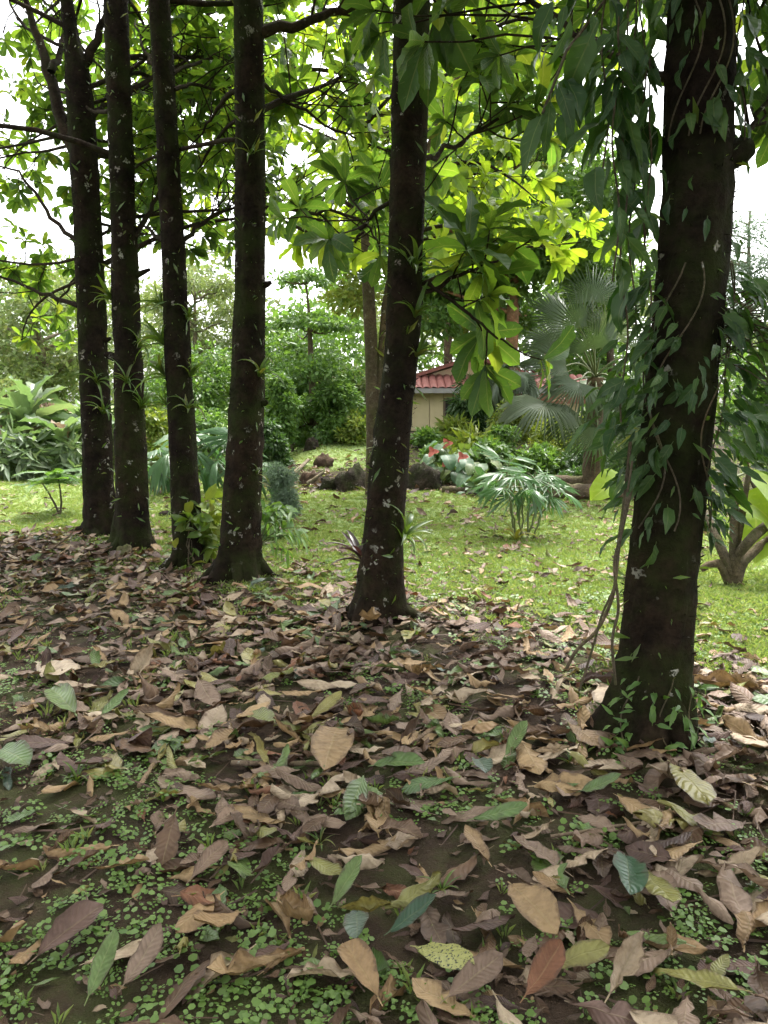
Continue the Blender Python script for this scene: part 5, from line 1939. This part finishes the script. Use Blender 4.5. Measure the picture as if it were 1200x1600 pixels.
def make_litter():
    r = np.random.default_rng(42)
    N = 33000
    x, y = r.uniform(-6.5, 5.5, N), r.uniform(1.1, 13, N)
    s = edge_s(x, y)
    dens = np.where(s < -.3, 1.0, np.exp(-(s + .3) / .62) * .95 + .04)
    rs = row_s(x, y)
    left = sstep(-2.75, -1.75, rs + .9 * (vnoise(x, y, .8, 51) - .5))
    dens = np.where(rs < 0, np.minimum(dens, .3 + .7 * left), dens)
    dens *= .3 + 1.25 * vnoise(x, y, .55, 52)
    dens = np.where((x < -.5) & (rs < -2.0), dens * .55, dens)
    dens = np.where((rs > -1.7) & (s < -.3), np.maximum(dens, .62 + .3 * vnoise(x, y, .3, 57)), dens)
    keep = r.random(N) < dens * .82
    x, y, s, dens = x[keep], y[keep], s[keep], dens[keep]
    n = len(x)
    L = np.minimum(np.clip(r.normal(.155, .06, n), .05, .28), np.where(y < 2.6, .225, .3)) * np.where(y > 4.5, .9, 1.0)
    a = r.uniform(0, 6.28, n)
    tilt = r.normal(0, .15, n)
    roll = r.normal(0, .22, n)
    z = terrain(x, y) + .008 + r.random(n) * .04 * np.clip(dens, 0, 1)
    D = np.stack([np.cos(a) * np.cos(tilt), np.sin(a) * np.cos(tilt), np.sin(tilt)], 1)
    U = np.stack([np.sin(a) * np.sin(roll), -np.cos(a) * np.sin(roll), np.cos(roll)], 1) + r.normal(0, .08, (n, 3))
    flip = r.random(n) < .4
    U[flip] *= -1
    z[flip] += .01
    z += np.abs(np.sin(tilt)) * L * .35
    cls = r.choice(len(CLASSES), n, p=CPROB / CPROB.sum())
    P = np.stack([x, y, z], 1) - D * L[:, None] * .5
    # keep clear of trunks
    for T in ROW:
        c = T['P'][0]
        dd = np.hypot(x - c[0], y - c[1])
        far = dd > T['r'][0] * 1.25
        x, y, P, D, U, L, cls = x[far], y[far], P[far], D[far], U[far], L[far], cls[far]
    n = len(P)
    tid = r.integers(0, len(FT), n)
    M = frames(D, U, L)
    GROUP = 'large fallen leaves on the ground'
    meshes = {}

    def put(M1, p1, t1, c1, label):
        if (t1, c1) not in meshes:
            meshes[(t1, c1)] = Geo().add(*FT[t1]).mesh('fallen_leaf', DMAT[c1])
        o = bpy.data.objects.new('fallen_leaf', meshes[(t1, c1)])
        COL.objects.link(o)
        o.matrix_basis = mat4(M1, p1)
        tag(o, label, 'fallen leaf', GROUP)

    base_n = len(FT)
    for k in range(12):
        FT.append(leaf_tpl(.17 + .025 * (k % 3), .52 + .03 * (k % 4), .62, 10, 4, [-.4, .3, .5, -.2, .35, -.5][k % 6], .1, .018, 3, [.3, -.4, .5, -.2][k % 4], .14, 700 + k, .025, [.2, -.3, .1][k % 3], 0, .04))
    # leaves one can point to
    heroes = [
        ((800, 1425), (868, 1528), 'tan', 4, .085, 'large golden tan leaf lying on top of the nearest litter'),
        ((650, 1505), (742, 1558), 'spotted', 1, .05, 'yellow-green leaf covered in black specks'),
        ((975, 1370), (985, 1450), 'darkgreen', 2, .07, 'glossy dark green leaf standing in the brown litter'),
        ((1003, 1385), (1052, 1482), 'yellowgreen', 3, .06, 'long olive leaf beside the glossy dark green one'),
        ((520, 1435), (568, 1392), 'green', 6, .05, 'fresh mid green leaf near the yellow curled one'),
        ((860, 1540), (948, 1535), 'yellowgreen', 7, .05, 'pale lime leaf below the golden tan leaf'),
        ((486, 1140), (538, 1118), 'yellowgreen', 15, .06, 'cupped lime and yellow leaf on bare soil'),
        ((0, 1190), (45, 1222), 'green', 8, .05, 'pale green cupped leaf at the left edge'),
        ((62, 1048), (120, 1085), 'pale', 9, .05, 'long pale grey leaf lying on its edge'),
        ((118, 1130), (78, 1098), 'green', 10, .05, 'small pale green leaf left of the fresh pair'),
        ((160, 1135), (208, 1115), 'green', 0, .06, 'bright green leaf above the brown curled leaf'),
        ((210, 1130), (302, 1118), 'tan', 20, .05, 'broad tan curled leaf beside the bright green leaf'),
        ((375, 1450), (295, 1515), 'tan', 11, .05, 'long yellow-tan leaf over the clover'),
        ((196, 1570), (262, 1505), 'greybrown', 5, .06, 'large ribbed grey-brown leaf on the clover'),
        ((60, 1520), (170, 1455), 'purplebrown', 14, .05, 'long dull purple-brown leaf on the clover'),
        ((440, 1440), (510, 1530), 'tan', 22, .06, 'large tan ribbed leaf arching at the bottom middle'),
        ((590, 1598), (535, 1530), 'tan', 2, .07, 'broad tan leaf at the bottom edge below the blue-green one'),
        ((560, 1460), (555, 1530), 'teal', 4, .07, 'blue-green leaf between two tan leaves'),
        ((610, 1480), (680, 1462), 'darkgreen', 6, .05, 'torn dark green leaf left of the speckled leaf'),
        ((140, 1590), (178, 1535), 'green', 9, .06, 'light green leaf at the bottom left over clover'),
        ((740, 1300), (828, 1305), 'green', 3, .05, 'pair-like broad green leaf in the right litter'),
        ((1050, 1215), (1108, 1290), 'yellowgreen', 1, .06, 'olive-yellow leaf with pale midrib below the thick trunk'),
        ((908, 1255), (978, 1258), 'green', 0, .05, 'ribbed bright green leaf left of the olive-yellow one'),
        ((528, 1155), (510, 1225), 'tan', 8, .05, 'tan leaf pointing down below the cupped lime leaf'),
        ((935, 1095), (978, 1158), 'pale', 5, .08, 'pale grey leaf leaning on the foot of the thick trunk'),
        ((585, 1210), (665, 1222), 'green', 10, .04, 'long flat green leaf in the middle litter'),
        ((520, 1365), (600, 1392), 'pale', 17, .06, 'pale beige leaf with rolled edge in the middle'),
        ((590, 1320), (660, 1345), 'greybrown', 19, .06, 'grey-beige curled leaf right of the rolled one'),
        ((300, 1395), (360, 1355), 'greybrown', 7, .05, 'grey-brown ribbed leaf at the edge of the clover'),
        ((820, 1590), (875, 1545), 'rust', 11, .06, 'rust brown leaf at the bottom edge'),
        ((600, 1440), (700, 1425), 'yellowgreen', 23, .05, 'long wavy-edged lime leaf across the litter'),
        ((570, 985), (585, 1015), 'tan', 26, .1, 'tan leaf propped upright by the fifth trunk'),
        ((385, 1130), (430, 1155), 'yellowgreen', 10, .04, 'lime and tan leaf left of the cupped lime leaf'),
        ((790, 1200), (825, 1170), 'green', 6, .06, 'small smooth green leaf in the right litter'),
        ((745, 1205), (760, 1240), 'teal', 8, .05, 'small blue-green leaf near the smooth green one'),
        ((700, 1585), (790, 1540), 'greybrown', 13, .05, 'long wrinkled grey leaf right of the speckled leaf'),
        ((950, 1590), (1000, 1530), 'pale', 21, .06, 'pale brown torn leaf at the bottom right'),
        ((1140, 1160), (1195, 1215), 'pale', 3, .05, 'broad pale leaf at the right edge'),
    ]
    hp = []
    for (a_, b_, c_, t_, lift, lab) in heroes:
        A, B = G(*a_, lift), G(*b_, lift)
        d = B - A
        ln = np.linalg.norm(d)
        U1 = np.array([0.12 * math.sin(t_), -.35, 1.0])
        d = d + np.array([0, 0, .06])
        put(frames(d, U1, max(ln, .16))[0], A, base_n + t_ % 12 if t_ < 16 else 34 + t_, c_, lab)
        hp.append((A + B) / 2)
    hp = np.array(hp)
    # nothing else on top of those
    c = P + D * L[:, None] * .5
    close = np.min(np.linalg.norm(c[:, None, :2] - hp[None, :, :2], axis=2), axis=1) < .07
    P[close, 2] -= .03
    idx = pick_view(c, L, 300 - len(heroes))
    px, py, dep = project(c)
    marks = [(float(project(q)[0][0]), float(project(q)[1][0]), h[5]) for q, h in zip(hp, heroes)]
    marks = [(a, b, SHORT[w]) for a, b, w in marks if w in SHORT] + [
        (1018, 1140, 'thick trunk foot'), (590, 968, 'fifth trunk foot'), (374, 902, 'fourth trunk foot'), (292, 884, 'third trunk foot'), (430, 1204, 'long straight stick'),
        (229, 1222, 'short thick stick'), (680, 1150, 'thick dark stick'), (112, 1052, 'thin left stick'), (480, 992, 'dark stick by the fifth trunk')]
    used = set()
    for i in idx:
        cn = CLASSES[cls[i]]
        cand = sorted(marks, key=lambda q: math.hypot(q[0] - px[i], q[1] - py[i]))
        size = 'big ' if L[i] > .24 else 'small ' if L[i] < .15 else ''
        head = '%s%s %s fallen leaf' % (size, SHAPE_WORD(tid[i]), DEAD[cn][1])
        lab = None
        for a, b, w in cand[:7]:
            dx, dy = px[i] - a, py[i] - b
            dist = math.hypot(dx, dy)
            way = ('right of' if dx > 0 else 'left of') if abs(dx) > 1.6 * abs(dy) else ('in front of' if dy > 0 else 'behind') if abs(dy) > 1.6 * abs(dx) else \
                ('in front and right of' if dx > 0 else 'in front and left of') if dy > 0 else ('behind and right of' if dx > 0 else 'behind and left of')
            near = 'just ' if dist < 70 else '' if dist < 170 else 'well '
            q = '%s %s%s the %s' % (head, near, way, w)
            if q not in used and len(q.split()) <= 16:
                lab = q
                break
        if lab is None:
            lab = '%s %s, %s' % ((head,) + zone_word(px[i], py[i]))
        used.add(lab)
        put(M[i], P[i], int(tid[i]), cn, lab)
    m = np.ones(n, bool)
    m[idx] = False
    g = Geo()
    lows = r.integers(0, len(LOWT), n)
    far = project(c)[2] > 4.6
    for k in range(len(FT)):
        q = m & ~far & (tid == k)
        g.scatter(FT[k], M[q], P[q], cls[q])
    for k in range(len(LOWT)):
        q = m & far & (lows == k)
        g.scatter(LOWT[k], M[q], P[q], cls[q])
    # crumbs and scraps of leaf between
    nb = 16000
    bx, by = r.uniform(-5, 4.5, nb), r.uniform(1.1, 9, nb)
    bs = row_s(bx, by)
    kp = r.random(nb) < np.where(bs < .8, .9, .25)
    bx, by = bx[kp], by[kp]
    nb = len(bx)
    a = r.uniform(0, 6.28, nb)
    D2 = np.stack([np.cos(a), np.sin(a), r.normal(0, .25, nb)], 1)
    U2 = np.array([0, 0, 1.]) + r.normal(0, .35, (nb, 3))
    P2 = np.stack([bx, by, terrain(bx, by) + .006 + r.random(nb) * .012], 1)
    cl2 = r.choice(len(CLASSES), nb, p=[.25, .3, .25, .1, .04, .02, .02, .02, .0])
    ll = r.integers(0, len(LOWT), nb)
    for k in range(len(LOWT)):
        q = ll == k
        g.scatter(LOWT[k], frames(D2[q], U2[q], r.uniform(.02, .075, q.sum())), P2[q], cl2[q])
    nt_ = 2600
    tx, ty = r.uniform(-5, 4, nt_), r.uniform(1.1, 8.5, nt_)
    kp = edge_s(tx, ty) < .3
    tx, ty = tx[kp], ty[kp]
    a = r.uniform(0, 6.28, len(tx))
    bit = (np.array([[-.02, 0, 0], [.02, 0, 0], [.015, 1, 0], [-.015, 1, 0], [0, 0, .03], [0, 1, .025]]), np.array([[0, 4, 5, 3], [4, 1, 2, 5]]), np.zeros((6, 2)))
    g.scatter(bit, frames(np.stack([np.cos(a), np.sin(a), r.normal(0, .12, len(tx))], 1), (0, 0, 1.), r.uniform(.04, .2, len(tx))), np.stack([tx, ty, terrain(tx, ty) + .012], 1), r.integers(0, 3, len(tx)))
    # scraps scattered over the lawn
    nl = 4600
    lx, ly = r.uniform(-7, 7, nl), r.uniform(4.5, 14, nl)
    kp = (edge_s(lx, ly) > -.5) & (vnoise(lx, ly, .9, 55) > .42)
    lx, ly = lx[kp], ly[kp]
    nl = len(lx)
    a = r.uniform(0, 6.28, nl)
    ll = r.integers(0, len(LOWT), nl)
    D4 = np.stack([np.cos(a), np.sin(a), r.normal(0, .2, nl)], 1)
    P4 = np.stack([lx, ly, terrain(lx, ly) + .03], 1)
    cl4 = r.choice(len(CLASSES), nl, p=[.3, .24, .16, .14, .1, .02, .03, .01, 0])
    for k in range(len(LOWT)):
        q = ll == k
        g.scatter(LOWT[k], frames(D4[q], np.array([0, 0, 1.]) + r.normal(0, .3, (q.sum(), 3)), np.clip(r.lognormal(-2.6, .45, q.sum()), .03, .2)), P4[q], cl4[q])
    # litter in the planting bed and under the boulders
    nf = 2600
    fx, fy = r.uniform(-2.6, 6.5, nf), r.uniform(10, 19, nf)
    w = .12 + .88 * sstep(12.6, 13.2, fy) * (1 - sstep(14.8, 17, fy))
    kp = r.random(nf) < w
    fx, fy = fx[kp], fy[kp]
    nf = len(fx)
    a = r.uniform(0, 6.28, nf)
    D3 = np.stack([np.cos(a), np.sin(a), r.normal(0, .2, nf)], 1)
    U3 = np.array([0, 0, 1.]) + r.normal(0, .3, (nf, 3))
    P3 = np.stack([fx, fy, terrain(fx, fy) + .02], 1)
    cl3 = r.choice(len(CLASSES), nf, p=[.3, .14, .2, .16, .18, .01, .01, 0, 0])
    ll = r.integers(0, len(LOWT), nf)
    for k in range(len(LOWT)):
        q = ll == k
        g.scatter(LOWT[k], frames(D3[q], U3[q], r.uniform(.13, .25, q.sum())), P3[q], cl3[q])
    o = g.build('leaf_litter', [DMAT[k] for k in CLASSES])
    tag(o, 'brown leaf litter spread under and beyond the row of trees', None, None, 'stuff')


make_litter()

# sticks
for i_, (a_, b_, r_, lab_) in enumerate((
        ((362, 1203), (500, 1206), .011, 'long straight stick lying in the middle of the litter'),
        ((218, 1240), (240, 1206), .010, 'short thick stick standing out on bare soil'),
        ((640, 1170), (722, 1130), .016, 'thick dark stick in the litter right of the middle'),
        ((60, 1055), (165, 1050), .008, 'thin stick across the litter on the left'),
        ((430, 1000), (530, 985), .012, 'dark stick lying toward the fifth trunk'),
        ((1060, 1235), (1015, 1180), .008, 'thin stick leaning beside the thick trunk foot'),
        ((250, 925), (330, 960), .010, 'crooked twig near the third trunk'),
        ((860, 1320), (1000, 1300), .006, 'slender twig in the right litter'))):
    log('fallen_stick', lab_, G(*a_, .03), G(*b_, .035), r_, MAT['stick'], 'stick', 'sticks in the litter', .05, 8, 12)
for i_, (a_, b_, c_, lab_) in enumerate((((75, 862), (108, 838), (120, 822), 'bare twig sticking up left of the leftmost trunk'),
                                         ((90, 868), (60, 858), (40, 850), 'bare twig lying low left of the leftmost trunk'))):
    p0 = G(*a_, .0)
    P_ = np.array([p0, W(*b_, p0[1]), W(*c_, p0[1])])
    g_ = Geo()
    tube_to(g_, P_, [.009, .007, .004], 6)
    o_ = link('fallen_stick', g_.mesh('fallen_stick', MAT['stick'], True, p0))
    o_.location = p0
    tag(o_, lab_, 'stick', 'sticks in the litter')

# ------------------------------------------------------------------ grass, clover, weeds
def make_ground_cover():
    r = np.random.default_rng(314)
    gm = leaf_mat('grass_blade', [(.12, .185, .055), (.155, .225, .065), (.19, .25, .08), (.25, .265, .12)], (1.5, 1.5, .7), .35, .5, .3, 2, .05, .05, None, .15)
    cm = leaf_mat('clover_leaf', [(.085, .155, .03), (.11, .19, .035), (.13, .21, .05), (.075, .14, .035)], (1.5, 1.6, .7), .3, .45, .35, 2, .05, .05, None, .15)
    # tuft of five blades
    V, F, UV = [], [], []
    for k in range(5):
        a = k * 1.26 + r.random() * .5
        d = np.array([math.cos(a), math.sin(a), 0]) * r.uniform(.4, 1.0)
        b = d * .18
        wv = np.array([-math.sin(a), math.cos(a), 0]) * .09
        h = r.uniform(.55, 1.0)
        n0 = len(V)
        V += [b - wv, b + d * .3 + wv * 1.1 + [0, 0, h * .55], b + d * .9 + [0, 0, h * .85], b + d * .3 - wv * 1.1 + [0, 0, h * .55]]
        UV += [[.5, 0], [1, .5], [.5, 1], [0, .5]]
        F += [[n0, n0 + 1, n0 + 2], [n0, n0 + 2, n0 + 3]]
    TUFT = (np.array(V), np.array(F), np.array(UV))
    n = 76000
    y = 4 + 14 * r.random(n) ** 1.25
    x = r.uniform(-1, 1, n) * (1.2 + .62 * y)
    keep = r.random(n) < lawn_mask(x, y) * 1.1
    x, y = x[keep], y[keep]
    n = len(x)
    sc = r.uniform(.028, .06, n)
    a = r.uniform(0, 6.28, n)
    D = np.stack([np.cos(a), np.sin(a), np.zeros(n)], 1)
    g = Geo().scatter(TUFT, frames(D, np.array([0, 0, 1.]) + r.normal(0, .12, (n, 3)), sc), np.stack([x, y, terrain(x, y) - .004], 1))
    # sparse fine grass in the litter
    n = 2600
    x, y = r.uniform(-4, 3.5, n), r.uniform(1.2, 8, n)
    keep = (vnoise(x, y, .35, 61) > .62) & (row_s(x, y) < 1.2)
    x, y = x[keep], y[keep]
    n = len(x)
    a = r.uniform(0, 6.28, n)
    D = np.stack([np.cos(a), np.sin(a), np.zeros(n)], 1)
    THIN = (TUFT[0] * np.array([1., 1., 1.4]), TUFT[1], TUFT[2])
    g.scatter(THIN, frames(D, np.array([0, 0, 1.]) + r.normal(0, .2, (n, 3)), r.uniform(.03, .06, n)), np.stack([x, y, terrain(x, y) - .003], 1))
    o = g.build('grass', gm)
    tag(o, 'short green grass of the lawn beyond the trees', None, None, 'stuff')
    # round-leaved ground cover: one small heart/hexagon leaf on a stalk
    an = np.linspace(0, 2 * np.pi, 6, endpoint=False)
    V = np.stack([np.sin(an) * .5, .5 - np.cos(an) * .5, .05 * np.cos(2 * an)], 1)
    VV, FF, UU = [], [], []
    for k in range(5):
        a = k * 1.257 + r.random() * .6
        sc = r.uniform(.5, 1.1)
        ca, sa = math.cos(a), math.sin(a)
        off = np.array([ca, sa, 0]) * r.uniform(.2, .9) + np.array([0, 0, r.uniform(.1, 1.0)])
        q = V * sc
        q = np.stack([q[:, 0] * -sa + q[:, 1] * ca, q[:, 0] * ca + q[:, 1] * sa, q[:, 2] + q[:, 1] * r.uniform(-.4, .3)], 1) + off
        n0 = len(VV)
        VV += list(q); UU += [[v_[0] + .5, v_[1]] for v_ in V]
        FF.append(list(range(n0, n0 + 6)))
    LEAF = (np.array(VV), np.array(FF), np.array(UU))
    n = 42000
    x, y = r.uniform(-4.5, 4, n), 1.15 + 7 * r.random(n) ** 1.3
    s = row_s(x, y)
    pat = vnoise(x, y, .34, 71) * .5 + vnoise(x, y, .08, 72) * .5
    thr = np.where(s < -2.0, .5, np.where(s < -.3, .57, .54))
    thr = np.where((s < -1.9) & (y < 2.7), .34, thr)
    thr = np.where((x > .9) & (y < 3.2), .5, thr)
    keep = (pat > thr) & (s < 2.2)
    x, y = x[keep], y[keep]
    n = len(x)
    a = r.uniform(0, 6.28, n)
    D = np.stack([np.cos(a), np.sin(a), r.normal(.05, .25, n)], 1)
    z = terrain(x, y) + r.uniform(.0, .02, n)
    g = Geo().scatter(LEAF, frames(D, np.array([0, 0, 1.]) + r.normal(0, .3, (n, 3)), np.clip(r.lognormal(-4.25, .35, n), .006, .03)), np.stack([x, y, z], 1))
    o = g.build('clover', cm)
    tag(o, 'low round-leaved green ground cover between the fallen leaves', None, None, 'stuff')
    # single weeds
    for (px, py, L, lab) in ((650, 1000, .10, 'small bright weed sprouting right of the fifth trunk'), (890, 1195, .07, 'tiny weed in the right litter'), (395, 925, .1, 'weed sprig right of the fourth trunk foot'),
                             (205, 920, .09, 'weed sprig left of the third trunk foot'), (120, 1225, .10, 'weed tuft at the left in the near litter'), (690, 1395, .08, 'fine weed tuft in the right foreground litter'),
                             (255, 1255, .08, 'narrow-leaved weed on the bare soil'), (500, 1320, .09, 'narrow-leaved weed left of the pale rolled leaf')):
        strap_plant('weed', lab, G(px, py), (0, 0, 1), 9, L, MAT['strap_leaf'], 'weed', 'weeds in the litter', STRAP_T[:3], (.2, 1.0))


make_ground_cover()
